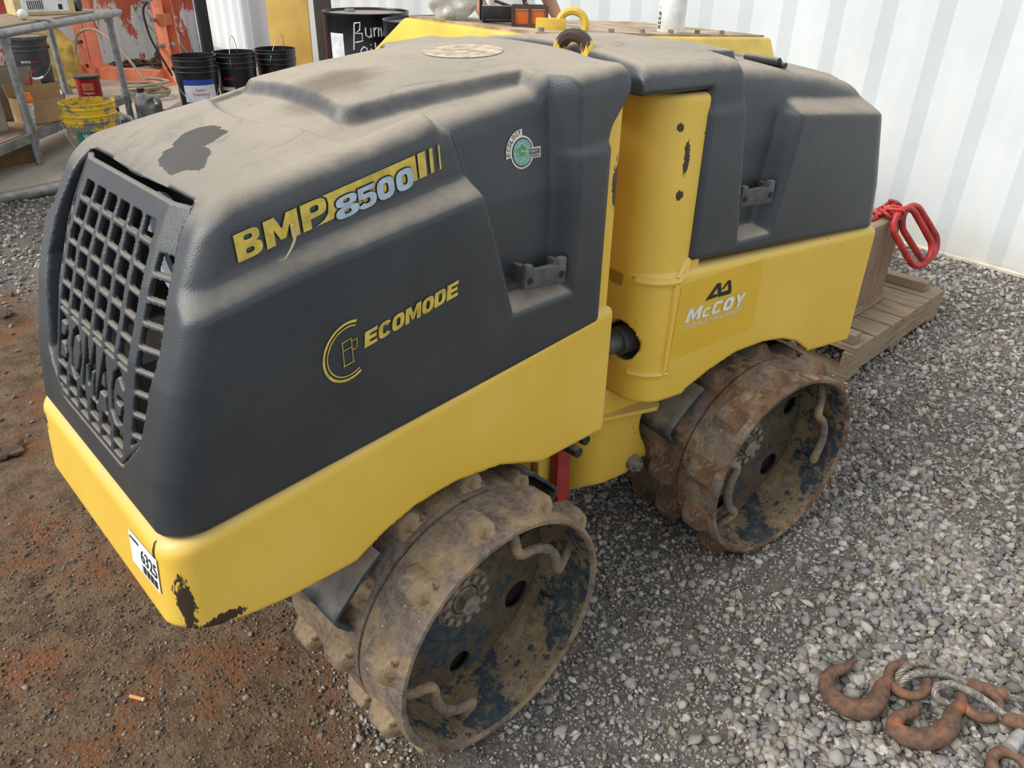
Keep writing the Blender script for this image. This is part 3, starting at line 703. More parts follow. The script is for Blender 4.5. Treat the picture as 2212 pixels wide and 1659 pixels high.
# ---------------- drums
RD = 0.25
def f_web(x, y, z):
    r = np.sqrt(x*x+z*z); f = np.maximum(np.abs(y+0.286)-0.006-0.004*(r < 0.10), np.maximum(r-0.2375, 0.05-r))
    for k in range(6):
        a = k*PI/3; hr = 0.034 if k % 2 == 0 else 0.026
        f = np.maximum(f, hr-np.sqrt((x-0.183*math.cos(a))**2+(z-0.183*math.sin(a))**2))
    return f
V, Q = nets(f_web, (-0.245, -0.30, -0.245), (0.245, -0.272, 0.245), 0.004)
WEB = mesh_np('web_disc', V, Q, M_WEB)
def make_drum(name, uc, mw, side, mat, rot0, label, loops=(47, 218)):
    # drum local: axis along +y outward (side=-1 -> towards -v)
    base = mw @ Matrix.Translation((uc, 0, 0.265)) @ (Matrix.Rotation(PI, 4, 'Z') if side > 0 else ID)
    A = base @ Matrix.Rotation(rot0, 4, 'Y')
    LY = Matrix(((1, 0, 0, 0), (0, 0, -1, 0), (0, 1, 0, 0), (0, 0, 0, 1)))    # lathe z -> -y (outward)
    n = 96
    bm = bmesh.new()
    b_lathe(bm, [(0.238, 0.06), (0.250, 0.066), (0.250, 0.3015), (0.244, 0.303), (0.240, 0.303), (0.240, 0.2), (0.236, 0.2), (0.236, 0.06)], n, LY, closed=True)
    d = bmesh_obj(name, bm, mat, roller, A); d['label'] = label
    bm = bmesh.new()
    b_lathe(bm, [(0.244, 0.3065), (0.250, 0.3085), (0.2505, 0.395), (0.2505, 0.418), (0.247, 0.429), (0.240, 0.430), (0.234, 0.424), (0.226, 0.36), (0.222, 0.3065)], n, LY, closed=True)
    ring = bmesh_obj('extension_ring', bm, [mat], d, A)
    bm = bmesh.new()
    b_lathe(bm, [(0.2335, 0.4235), (0.2255, 0.36), (0.2215, 0.306), (0.2215, 0.290), (0.210, 0.284), (0.2215, 0.28), (0.2255, 0.36), (0.2338, 0.4238)][:4], n, LY)
    bmesh_obj('ring_lining', bm, M_DIN, d, A)
    newobj('web_disc', WEB, d, base @ Matrix.Rotation(math.radians(33+(9 if mw is MR else 0)), 4, 'Y'))
    bm = bmesh.new(); b_lathe(bm, [(0.0, 0.27), (0.228, 0.27), (0.228, 0.18), (0, 0.18)], 48, LY); bmesh_obj('inner_wall', bm, M_DARK, d, A)  # near-black colour stands in for the deep shade behind the web
    bm = bmesh.new(); b_lathe(bm, [(0.066, 0.27), (0.066, 0.297), (0.060, 0.301), (0.034, 0.301), (0.032, 0.294), (0.0, 0.294)], 40, LY); bmesh_obj('hub', bm, mat, d, A)
    bm = bmesh.new(); b_cyl(bm, (0, -0.29, 0), (0, -0.322, 0), 0.024, 6); b_cyl(bm, (0, -0.29, 0), (0, -0.302, 0), 0.030, 20); bmesh_obj('hub_bolt', bm, M_BOLT, d, A)
    for k in range(12):
        a = k*PI/6; o = newobj('ring_bolt', HB, d, A @ Matrix.Translation((0.050*math.cos(a), -0.301, 0.050*math.sin(a))))
    # tie-down loops
    for a0 in loops:
        bm = bmesh.new(); pts = []
        r_in = 0.172
        raw = [(0.232, -0.372, -0.36), (0.200, -0.388, -0.35), (0.166, -0.402, -0.33), (0.172, -0.404, -0.16), (0.176, -0.404, 0.0), (0.172, -0.404, 0.16), (0.166, -0.402, 0.31), (0.200, -0.388, 0.35), (0.232, -0.372, 0.38)]
        P0 = [Vector((r*math.cos(t*1.5), y, r*math.sin(t*1.5))) for r, y, t in raw]
        pts = smooth_path(P0, 5)
        b_tube(bm, pts, 0.0105, 10); bmesh_obj('tie_loop', bm, M_DRUM, d, base @ Matrix.Rotation(-math.radians(a0), 4, 'Y'))
    # inner wall bolts
    for a in (0.55, 2.2, 3.7, 5.2):
        bm = bmesh.new(); r = 0.224; b_cyl(bm, (r*math.cos(a), -0.35, r*math.sin(a)), ((r-0.022)*math.cos(a), -0.35, (r-0.022)*math.sin(a)), 0.020, 12); bmesh_obj('rim_bolt', bm, M_DIN, d, A)
    # pads
    for row, (y, ph) in enumerate(((-0.372, 0.0), (-0.252, 0.5), (-0.115, 0.0))):
        for k in range(11):
            a = (k+ph)*2*PI/11
            par = ring if row == 0 else d
            newobj('pad', PADS[(k*5+row) % 3][0 if mat is M_DRUM else 1], par, A @ Matrix.Rotation(-a, 4, 'Y') @ Matrix.Translation((RD, y, 0)))
    return d
def smooth_path(P, n):
    out = []; N = len(P)
    for i in range(N-1):
        p0, p1, p2, p3 = P[max(i-1, 0)], P[i], P[i+1], P[min(i+2, N-1)]
        for k in range(n):
            t = k/n; out.append(0.5*((2*p1)+(p2-p0)*t+(2*p0-5*p1+4*p2-p3)*t*t+(3*p1-p0-3*p2+p3)*t**3))
    out.append(P[-1]); return out
HBb = bmesh.new(); b_cyl(HBb, (0, 0.004, 0), (0, -0.008, 0), 0.0085, 6); HB = bpy.data.meshes.new('ring_bolt'); HBb.to_mesh(HB); HBb.free(); HB.materials.append(M_BOLT)
PADS = []
for k in range(3):
    row = []
    for mt in (M_DRUM, M_DRUMR):
        bm = bmesh.new()
        lo = [(-0.006, -0.040, -0.034), (-0.006, 0.040, -0.034), (-0.006, 0.040, 0.034), (-0.006, -0.040, 0.034)]
        hi = [(0.028+random.uniform(-.003, .002), -0.025+random.uniform(-.004, .004), -0.016), (0.027, 0.024, -0.017+random.uniform(-.004, .004)), (0.028+random.uniform(-.003, .002), 0.025, 0.017), (0.027, -0.024+random.uniform(-.004, .004), 0.016)]
        a = [bm.verts.new(p) for p in lo]; b = [bm.verts.new(p) for p in hi]
        bm.faces.new(b)
        for i in range(4): bm.faces.new((a[i], a[(i+1) % 4], b[(i+1) % 4], b[i]))
        es = [e for e in bm.edges if any(v in b for v in e.verts)]
        bmesh.ops.bevel(bm, geom=es, offset=0.008, segments=3, affect='EDGES', profile=0.5)
        bmesh.ops.recalc_face_normals(bm, faces=bm.faces)
        me = bpy.data.meshes.new('pad'); bm.to_mesh(me); bm.free(); me.materials.append(mt)
        me.polygons.foreach_set('use_smooth', np.ones(len(me.polygons), dtype=bool)); row.append(me)
    PADS.append(row)
make_drum('drum', 0.1545, ID, -1, M_DRUM, math.radians(-32), 'muddy studded steel drum nearest the camera')
make_drum('drum', 0.1545, ID, 1, M_DRUM, 0.3, 'far studded steel drum of the nose')
make_drum('drum', 0.489, MR, -1, M_DRUMR, math.radians(-36), 'rusty studded steel drum under the tail', (12, 190))
make_drum('drum', 0.489, MR, 1, M_DRUMR, 0.7, 'far studded steel drum of the tail')
# ---------------- scrapers
def scraper(mw, pts, v0, v1, name='drum_scraper'):
    bm = bmesh.new(); th = 0.007; P = [Vector((a, 0, b)) for a, b in pts]; N = len(P)
    nr = []
    for i in range(N):
        t = P[min(i+1, N-1)]-P[max(i-1, 0)]; t.normalize(); nr.append(Vector((-t.z, 0, t.x))*th)
    vv = [v0, v1]
    R_ = [[[bm.verts.new(p+Vector((0, v, 0))+(q if s else Vector())) for p, q in zip(P, nr)] for s in (0, 1)] for v in vv]
    for i in range(N-1):
        for s in (0, 1): bm.faces.new((R_[0][s][i], R_[0][s][i+1], R_[1][s][i+1], R_[1][s][i]))
        for e in (0, 1): bm.faces.new((R_[e][0][i], R_[e][0][i+1], R_[e][1][i+1], R_[e][1][i]))
    for i in (0, N-1): bm.faces.new((R_[0][0][i], R_[0][1][i], R_[1][1][i], R_[1][0][i]))
    bmesh_obj(name, bm, M_SCRAPER, roller, mw)
SREL = [(-0.170, 0.212), (-0.2045, 0.187), (-0.258, 0.134), (-0.270, 0.121), (-0.2725, 0.110), (-0.2660, 0.098), (-0.2450, 0.074)]
for sgn in (1, -1):
    a, b = (-0.280, -0.10) if sgn == 1 else (0.10, 0.280)
    for mw_, uc in ((ID, 0.1545), (MR, 0.489)):
        for dr in (1, -1): scraper(mw_, [(uc+dr*x, 0.265+z) for x, z in SREL], a, b)
# ---------------- latch handles
def latch(mw, u, z, v, par, tilt):
    B = mw @ Matrix.Translation((u, v, z)) @ Matrix.Rotation(-tilt, 4, 'Y')
    bm = bmesh.new()
    b_prism(bm, [(-0.053, -0.020), (0.053, -0.024), (0.050, 0.026), (0.034, 0.026), (0.031, 0.010), (-0.031, 0.010), (-0.034, 0.024), (-0.050, 0.024)], 0.020, 0.034, AX_V, bev=0.003)
    for s in (-1, 1): b_box(bm, (s*0.042, -0.008, 0.004), (0.014, 0.026, 0.030), bev=0.003)
    h = bmesh_obj('latch_handle', bm, plain('grey_latch', (0.085, 0.085, 0.082), 0.6, 0, 0.2, 30, 0.3), par, B)
    for s in (-1, 1):
        bm = bmesh.new(); b_cyl(bm, (s*0.040, -0.030, -0.004), (s*0.040, -0.0352, -0.004), 0.0065, 12); bmesh_obj('latch_screw', bm, M_DARK, h, B)
latch(ID, 0.362, 0.893, -0.256, hood, -0.10)
latch(MR, 0.381, 0.937, -0.252, hood2, -0.02)
# ---------------- lifting eye
def eye(bm, c, ax, R, r, sq=0.4):
    pts = [Vector(c)+Vector(ax)*R*math.cos(a)+Vector((0, 0, 1))*(R*math.sin(a)+0.0) for a in np.linspace(-0.35, PI+0.35, 18)]
    b_tube(bm, pts, r, 8)
bm = bmesh.new(); eye(bm, (0.030, -0.075, 1.213), (0.45, -0.89, 0), 0.031, 0.013); b_box(bm, (0.03, -0.06, 1.17), (0.04, 0.13, 0.08), bev=0.008)
bmesh_obj('lifting_eye', bm, m_yellow('worn_yellow_eye', chips=[((0.02, -0.08, 1.25), (0.06, 0.06, 0.05), 1.6)]), roller, MR)
# ================================================================== decals
def text_mesh(body, offset=0.0, spacing=1.0):
    cu = bpy.data.curves.new('txt', 'FONT'); cu.body = body; cu.offset = offset; cu.space_character = spacing; cu.resolution_u = 3
    ob = bpy.data.objects.new('txt', cu); COL.objects.link(ob)
    dg = bpy.context.evaluated_depsgraph_get(); dg.update()
    me = ob.evaluated_get(dg).to_mesh()
    V = [tuple(v.co[:2]) for v in me.vertices]; F = [tuple(p.vertices) for p in me.polygons]
    ob.evaluated_get(dg).to_mesh_clear(); bpy.data.objects.remove(ob); bpy.data.curves.remove(cu)
    return V, F
def ann(cx, cy, rx, ry, ix, iy, a0=0.0, a1=2*PI, n=36, pw=3.0, icx=None, icy=None, sq=None):
    """strip between an outer and an inner superellipse; sq='l' squares the left side of the outer shape"""
    V = []; A = np.linspace(a0, a1, n)
    def se(rx, ry, a, sq_=False):
        c, s_ = math.cos(a), math.sin(a); p = 12.0 if (sq_ and c < 0) else pw
        k = (abs(c)**p+abs(s_)**p)**(-1/p); return rx*c*k, ry*s_*k
    for a in A: x, y = se(rx, ry, a, sq == 'l'); V.append((cx+x, cy+y))
    for a in A: x, y = se(ix, iy, a); V.append(((cx if icx is None else icx)+x, (cy if icy is None else icy)+y))
    return (V, [(i, i+1, n+i+1, n+i) for i in range(n-1)])
def R2_(x0, y0, x1, y1): return ([(x0, y0), (x1, y0), (x1, y1), (x0, y1)], [(0, 1, 2, 3)])
MP = [(0, 0), (0, 1), (.32, 1), (.5, .50), (.68, 1), (1, 1), (1, 0), (.74, 0), (.74, .58), (.58, .12), (.42, .12), (.26, .58), (.26, 0)]
GL = {'B': [ann(.5, .75, .46, .25, .16, .09, icx=.52, sq='l'), ann(.5, .27, .5, .27, .16, .095, icx=.52, sq='l'), R2_(0, 0, .34, 1)],
      'P': [ann(.5, .68, .5, .32, .17, .115, icx=.52, sq='l'), R2_(0, 0, .34, 1)],
      'M': [(MP, [tuple(range(len(MP)))])],
      'E': [([(0, 0), (0, 1), (1, 1), (1, .77), (.40, .77), (.40, .62), (.93, .62), (.93, .39), (.40, .39), (.40, .23), (1, .23), (1, 0)], [tuple(range(12))])],
      'C': [ann(.5, .5, .5, .5, .17, .26, 0.62, 2*PI-0.62, n=40)], 'O': [ann(.5, .5, .5, .5, .16, .25)], '0': [ann(.5, .5, .5, .5, .15, .24, pw=2.8)],
      'D': [ann(.5, .5, .5, .5, .16, .27, sq='l')], '8': [ann(.5, .755, .45, .245, .14, .09, pw=2.6), ann(.5, .26, .5, .26, .15, .095, pw=2.6)],
      '5': [R2_(.08, .78, .95, 1), R2_(.08, .47, .36, 1), ann(.5, .34, .5, .34, .16, .12, -PI*0.86, PI*0.80, n=40, pw=2.6)],
      'Y': [([(0, 1), (.36, 1), (.5, .66), (.64, 1), (1, 1), (.66, .42), (.66, 0), (.34, 0), (.34, .42)], [tuple(range(9))])]}
def block(ch, u0, u1, y0, y1, sl=0.0):
    out = []
    for V, F in GL[ch]:
        out.append(([(u0+x*(u1-u0)+sl*(y0+y*(y1-y0)), y0+y*(y1-y0)) for x, y in V], F))
    return out
def word(s_, u0, u1, y0, y1, gap=0.10, wide={'M': 1.3}, sl=0.0):
    ws = [wide.get(c, 1.0) for c in s_]; tot = sum(ws)+gap*(len(s_)-1); k = (u1-u0)/tot; x = u0; out = []
    for c, w_ in zip(s_, ws): out += block(c, x, x+w_*k, y0, y1, sl); x += (w_+gap)*k
    return out
def fit2(VF, w, h):
    V, F = VF; xs = [v[0] for v in V]; ys = [v[1] for v in V]; x0, x1, y0, y1 = min(xs), max(xs), min(ys), max(ys)
    return [((x-x0)/(x1-x0)*w, (y-y0)/(y1-y0)*h) for x, y in V], F
def decal(name, shapes, fn, mat, parent, mw=None, step=None):
    """shapes: list of (V2, F); fn maps (x,y)->3D point"""
    bm = bmesh.new()
    for si, (V, F) in enumerate(shapes):
        vs_ = [bm.verts.new((x, y, 0.00022*(si % 5))) for x, y in V]
        for f in F:
            try: bm.faces.new([vs_[i] for i in f])
            except ValueError: pass
    if step:
        xs = [v.co.x for v in bm.verts]; ys = [v.co.y for v in bm.verts]
        for ax, lo, hi in ((0, min(xs), max(xs)), (1, min(ys), max(ys))):
            for c in np.arange(lo+step, hi, step):
                bmesh.ops.bisect_plane(bm, geom=bm.verts[:]+bm.edges[:]+bm.faces[:], plane_co=(c, 0, 0) if ax == 0 else (0, c, 0), plane_no=(1, 0, 0) if ax == 0 else (0, 1, 0))
    for v in bm.verts: k = v.co.z; v.co = fn(v.co.x, v.co.y)+Vector((-0.2*k, -k, 0.2*k))
    me = bpy.data.meshes.new(name); bm.to_mesh(me); bm.free(); me.materials.append(mat)
    return newobj(name, me, parent, mw)
def poly2(pts): return (pts, [tuple(range(len(pts)))])
def disc2(cx, cy, r, n=28): return poly2([(cx+r*math.cos(2*PI*k/n), cy+r*math.sin(2*PI*k/n)) for k in range(n)])
def arc2(cx, cy, r0, r1, a0, a1, n=24):
    A = np.linspace(a0, a1, n); V = [(cx+r0*math.cos(a), cy+r0*math.sin(a)) for a in A]+[(cx+r1*math.cos(a), cy+r1*math.sin(a)) for a in A]
    return (V, [(i, i+1, n+i+1, n+i) for i in range(n-1)])
def move(VF, dx, dy, sl=0.0): return ([(x+dx+sl*y, y+dy) for x, y in VF[0]], VF[1])
def quad(x0, y0, x1, y1, sl=0.0): return poly2([(x0+sl*y0, y0), (x1+sl*y0, y0), (x1+sl*y1, y1), (x0+sl*y1, y1)])
D_YEL = plain('decal_yellow', (0.60, 0.44, 0.07), 0.6, 0, 0.15, 60); D_SIL = plain('decal_silver_blue', (0.40, 0.48, 0.55), 0.6, 0, 0.12, 60); D_BLK = plain('decal_black', (0.012, 0.012, 0.013), 0.5)
D_WHT = plain('decal_white', (0.74, 0.73, 0.68), 0.6, 0, 0.08, 60); D_CREAM = plain('decal_cream', (0.72, 0.68, 0.56), 0.6, 0, 0.08, 60); D_TEAL = plain('decal_teal', (0.20, 0.42, 0.36), 0.6, 0, 0.1, 60); D_GREEN = plain('decal_green', (0.10, 0.34, 0.13), 0.6)
D_GREY = plain('decal_grey_purple', (0.12, 0.11, 0.14), 0.6)
def on_hood(u0, z0, slope, eps):
    def fn(x, y):
        u = u0+x; z = z0+slope*x+y
        return Vector((u, -float(s_front(np.array(u), np.array(z)))-eps, z))
    return fn
# model lettering
W = -0.17
L = []
def outl(c, u0, u1, y0, y1, g):
    o = []
    for k in range(10):
        a = 2*PI*k/10; o += block(c, u0+g*math.cos(a), u1+g*math.cos(a), y0+g*math.sin(a), y1+g*math.sin(a))
    return o
def tx(b, u0, u1, y0, y1, off=0.03): return move(fit2(text_mesh(b, off), u1-u0, y1-y0), u0-W, y0)
decal('model_lettering', block('B', -0.001, 0.035, 0, 0.0345)+block('M', 0.040, 0.089, 0, 0.0345)+block('P', 0.094, 0.1325, 0, 0.0345), on_hood(W, 1.044, 0.185, 0.0026), D_YEL, hood, step=0.012)
bandp = [(-0.056, 0.0), (0.116, 0.0), (0.115, 0.0345), (-0.041, 0.0345), (-0.035, 0.030), (-0.0335, 0.022), (-0.036, 0.010), (-0.043, 0.004)]
decal('model_banner', [poly2([(a-W, b) for a, b in bandp]), quad(0.119-W, 0, 0.133-W, 0.0345), quad(0.140-W, 0, 0.1465-W, 0.0345), quad(0.157-W, 0, 0.160-W, 0.0345)], on_hood(W, 1.044, 0.185, 0.0022), D_YEL, hood, step=0.012)
num = '8500'; sp = [(-0.026, 0.012), (0.009, 0.041), (0.043, 0.073), (0.076, 0.107)]
decal('model_number_outline', sum([outl(c, a-W, b-W, -0.0050, 0.0240, 0.0014) for c, (a, b) in zip(num, sp)], []), on_hood(W, 1.044, 0.185, 0.0029), D_BLK, hood, step=0.012)
decal('model_number', sum([block(c, a-W, b-W, -0.0050, 0.0240) for c, (a, b) in zip(num, sp)], []), on_hood(W, 1.044, 0.185, 0.0048), D_SIL, hood, step=0.012)
# ecomode
decal('ecomode_lettering', word('ECOMODE', 0, 0.176, 0, 0.0245, 0.08, sl=0.12), on_hood(-0.018, 0.8815, 0.19, 0.0014), D_YEL, hood, step=0.02)
ring = [arc2(0, 0, 0.0415, 0.0455, 1.15, 2*PI-1.15, 40), arc2(0, 0, 0.0365, 0.0385, 1.15, 2*PI-1.15, 40)]
pump = [quad(-0.012, -0.020, 0.008, -0.0185), quad(-0.011, -0.020, -0.0097, 0.018), quad(0.005, -0.020, 0.0063, 0.018), quad(-0.011, 0.017, 0.0063, 0.0185), quad(-0.011, 0.004, 0.0063, 0.0053),
        arc2(0.010, 0.004, 0.0045, 0.0057, -PI*0.9, 0, 10), quad(0.0145, 0.004, 0.0157, 0.013), quad(0.006, 0.013, 0.0157, 0.0142), quad(0.0045, -0.001, 0.0057, 0.004)]
def eco(x, y): return on_hood(-0.044, 0.886, 0.0, 0.0014)(x*0.96, y+0.19*x)
decal('fuel_emblem', ring+pump, eco, D_YEL, hood, step=0.02)
# ecology sticker
EC = on_hood(0.337, 1.1, -0.02, 0.0012); EC2 = on_hood(0.337, 1.1, -0.02, 0.0016); EC3 = on_hood(0.337, 1.1, -0.02, 0.0020); EC4 = on_hood(0.337, 1.1, -0.02, 0.0024)
decal('ecology_sticker', [disc2(0, 0, 0.0262), arc2(0, 0, 0.025, 0.0365, PI*0.49, PI*1.06), quad(0.010, -0.012, 0.0415, 0.005)], EC, D_CREAM, hood)
decal('sticker_ring', [disc2(0, 0, 0.0232)], EC2, D_BLK, hood); decal('sticker_field', [disc2(0, 0, 0.0212)], EC3, D_TEAL, hood)
rays = [poly2([(0, 0), (0.0205*math.cos(a), 0.0205*math.sin(a)), (0.0205*math.cos(a+0.09), 0.0205*math.sin(a+0.09))]) for a in np.arange(0, 2*PI, PI/6)]
decal('sticker_rays', rays, on_hood(0.337, 1.1, -0.02, 0.0022), D_SIL, hood)
clov = lambda g: [disc2(-0.002+0.0065*math.cos(a), 0.003+0.0065*math.sin(a), 0.0048+g, 14) for a in np.arange(0.3, 6.3, 2*PI/5)]+[disc2(-0.002, 0.003, 0.006, 12), quad(-0.001-g, -0.014-g, 0.001+g, -0.002)]
decal('clover_rim', clov(0.0012), EC4, D_CREAM, hood); decal('clover_leaf', clov(0), on_hood(0.337, 1.1, -0.02, 0.0028), D_GREEN, hood)
decal('sticker_flag', [quad(0.014, -0.010, 0.039, 0.003)], EC4, D_GREY, hood)
decal('sticker_flag_text', [move(fit2(text_mesh('EU Stage V', 0.01), 0.024, 0.0042), 0.010, -0.0025), move(fit2(text_mesh('US Tier 4 final', 0.01), 0.028, 0.0042), 0.010, -0.0085)], on_hood(0.337, 1.1, -0.02, 0.0028), D_CREAM, hood)
lets = []
for i, c in enumerate('ECOLOGY'):
    a = PI*1.0 - i*PI*0.45/6; V2, F2 = fit2(text_mesh(c, 0.01), 0.0055, 0.0080); r = 0.0275
    V2 = [(x-0.00275, y) for x, y in V2]; ca, sa = math.cos(a-PI/2), math.sin(a-PI/2)
    lets.append(([(r*math.cos(a)+x*ca-y*sa, r*math.sin(a)+x*sa+y*ca) for x, y in V2], F2))
decal('ecology_lettering', lets, EC2, D_BLK, hood)
# round sticker scar on the roof
def f_roof(x, y): return Vector((0.405+x, -0.022+y, float(t_front(np.array(0.405+x), np.array(-0.022+y)))+0.0012))
decal('glue_patch', [disc2(0, 0, 0.072, 40)], f_roof, plain('dried_glue', (0.50, 0.40, 0.29), 0.9, 0, 0.25, 40), hood, step=0.02)
# dealer sticker on the tail
def tail(eps, u0=0.198, z0=0.667):
    return lambda x, y: Vector((u0+x, -OUT-eps, z0+y))
M_CLEANY = plain('clean_yellow_patch', (0.72, 0.44, 0.030), 0.4, 0, 0.03, 20)
decal('clean_paint_patch', [poly2([(-0.03, -0.065), (0.235, -0.05), (0.232, 0.118), (-0.02, 0.110)])], tail(0.0008), M_CLEANY, chas2, MR)
decal('dealer_lettering', block('M', 0.000, 0.044, 0.018, 0.049, 0.22)+block('C', 0.049, 0.072, 0.018, 0.041, 0.22)+word('COY', 0.077, 0.180, 0.018, 0.049, 0.10, sl=0.22), tail(0.0016), D_WHT, chas2, MR)
decal('dealer_small_text', [move(fit2(text_mesh('CONSTRUCTION & FORESTRY', 0.004, 1.05), 0.196, 0.0105), 0, 0.002)], tail(0.0016), D_WHT, chas2, MR)
logo = [poly2([(0.058, 0.058), (0.088, 0.092), (0.100, 0.092), (0.080, 0.068), (0.096, 0.066), (0.094, 0.060)]), poly2([(0.088, 0.092), (0.100, 0.092), (0.108, 0.058), (0.098, 0.058)]), poly2([(0.100, 0.058), (0.138, 0.058), (0.138, 0.068), (0.108, 0.068)]), poly2([(0.128, 0.068), (0.138, 0.068), (0.130, 0.092), (0.122, 0.092)]), poly2([(0.130, 0.092), (0.122, 0.092), (0.104, 0.074), (0.111, 0.074)])]
decal('dealer_emblem', logo, tail(0.0016), D_BLK, chas2, MR)
# stock label on the bumper
def bump_f(eps):
    def fn(x, y):
        v = -0.148-x; z = 0.585+y+0.09*x
        return Vector((-0.350+0.10*(z-0.67)-eps, v, z))
    return fn
decal('stock_label', [quad(0, 0, 0.108, 0.060)], bump_f(0.0012), plain('label_white', (0.78, 0.80, 0.82), 0.5, 0, 0.05), chas)
decal('stock_number', [move(fit2(text_mesh('6325', 0.012), 0.060, 0.024), 0.044, 0.023)]+[quad(0.004+k*0.005, 0.047, 0.0078+k*0.005, 0.0515) for k in range(7)]+[quad(0.044+k*0.0046, 0.004, 0.0465+k*0.0046+(0.0008 if k % 3 else -0.0008), 0.018) for k in range(13)], bump_f(0.0018), D_BLK, chas)
# dry straw stuck on the lettering
bm = bmesh.new(); pts = [Vector((a, -0.276-0.002*i, b)) for i, (a, b) in enumerate([(-0.096, 1.079), (-0.095, 1.066), (-0.100, 1.056), (-0.110, 1.045), (-0.118, 1.040), (-0.126, 1.041)])]
b_tube(bm, smooth_path(pts, 4), 0.0011, 5, rfun=lambda t: 0.0018*(1-t)+0.0005); bmesh_obj('dry_straw', bm, plain('dry_straw', (0.42, 0.33, 0.23), 0.9), roller)
# ================================================================== background things
M_BLKPAIL = plain('black_pail_plastic', (0.012, 0.013, 0.015), 0.35, 0, 0.3, 12, 0.12); M_YPAIL = None
def m_ypail():
    t = MT('grimy_yellow_pail'); n = t.noise(16, 7, 0.7)
    x, y, z = t.xyz()
    k = t.math('ADD', n, t.mr(z, 0.30, 0.20, 0.0, 0.10))
    return t.fin(t.mix(t.mr(k, 0.50, 0.58), (0.72, 0.46, 0.02), (0.20, 0.18, 0.15)), 0.5)
M_YPAIL = m_ypail()
M_WIRE = plain('pail_wire', (0.45, 0.44, 0.42), 0.4, 0.6); M_LABELW = plain('pail_label_white', (0.66, 0.70, 0.74), 0.5, 0, 0.08, 8); M_LABELB = plain('pail_label_blue', (0.015, 0.065, 0.36), 0.45)
M_LRED = plain('label_red', (0.42, 0.03, 0.03), 0.5); M_LTEAL = plain('label_green', (0.03, 0.17, 0.13), 0.5); M_LORANGE = plain('label_orange', (0.62, 0.16, 0.04), 0.5)
def prad(z, h=0.37): return 0.131+0.017*min(z/h, 1)
def pail(label, loc, mat, rz=0.0, lid=None, bail='down', group=None, name='plastic_pail'):
    r = root(name, loc, label, 'bucket', group, rz); M = Matrix.Translation(loc) @ Matrix.Rotation(rz, 4, 'Z')
    bm = bmesh.new()
    prof = [(0.0, 0.0), (0.129, 0.0), (0.131, 0.006), (prad(0.262), 0.262), (0.1495, 0.266), (0.1495, 0.272), (0.1445, 0.276), (0.146, 0.296), (0.1515, 0.300), (0.1515, 0.306), (0.1465, 0.310), (0.148, 0.336), (0.152, 0.340), (0.152, 0.346), (0.148, 0.349), (0.1485, 0.362), (0.1525, 0.366), (0.1525, 0.371), (0.1445, 0.371)]
    if lid is None: prof += [(0.1435, 0.30), (0.127, 0.008), (0.0, 0.008)]
    else: prof += [(0.144, 0.362), (0.0, 0.362)]
    b_lathe(bm, prof, 40); bmesh_obj('pail_body', bm, mat, r, M)
    if lid is not None:
        bm = bmesh.new(); b_lathe(bm, [(0.153, 0.352), (0.156, 0.354), (0.156, 0.376), (0.150, 0.381), (0.143, 0.378), (0.140, 0.370), (0.0, 0.370)], 40)
        for k in range(20):
            a = k*PI/10; b_box(bm, (0.1565*math.cos(a), 0.1565*math.sin(a), 0.362), (0.006, 0.014, 0.016), Euler((0, 0, a)))
        bmesh_obj('pail_lid', bm, lid, r, M)
    bm = bmesh.new(); zc = 0.285
    A = {'down': -0.45, 'up': PI/2, 'up2': PI/2-0.3}[bail] if isinstance(bail, str) else bail
    pts = [(0.154*math.cos(t), -0.19*math.sin(t)*math.cos(A)-0.0*(math.sin(t)), zc+0.19*math.sin(t)*math.sin(A)) for t in np.linspace(0, PI, 24)]
    if isinstance(bail, str) and bail == 'down': pts = [(0.156*math.cos(t), -0.165*math.sin(t)**0.7, zc-0.222*math.sin(t)) for t in np.linspace(0, PI, 24)]
    b_tube(bm, pts, 0.0022, 6); bmesh_obj('bail_handle', bm, M_WIRE, r, M)
    if bail == 'down':
        bm = bmesh.new(); b_tube(bm, [p for p in pts[9:15]], 0.009, 8); bmesh_obj('bail_grip', bm, M_LABELW, r, M)
    for s in (-1, 1):
        bm = bmesh.new(); b_cyl(bm, (s*0.144, 0, zc), (s*0.158, 0, zc), 0.012, 10); bmesh_obj('bail_ear', bm, mat, r, M)
    return r, M
def on_cyl(rf, a0, z0, eps=0.0012):
    """(x along the wall, y up) on the -y side, x to the right when seen from outside"""
    def fn(x, y):
        z = z0+y; R = (rf(z) if callable(rf) else rf)+eps; a = -PI/2+a0+x/R
        return Vector((R*math.cos(a), R*math.sin(a), z))
    return fn
FACE = math.atan2(4.62+1.16, 1.82+0.55)-PI/2    # pails face the camera
def band(x0, x1, y0, y1): return quad(x0, y0, x1, y1)
def tline(s_, w, h, cx, y, off=0.0): return move(fit2(text_mesh(s_, off), w, h), cx-w/2, y)
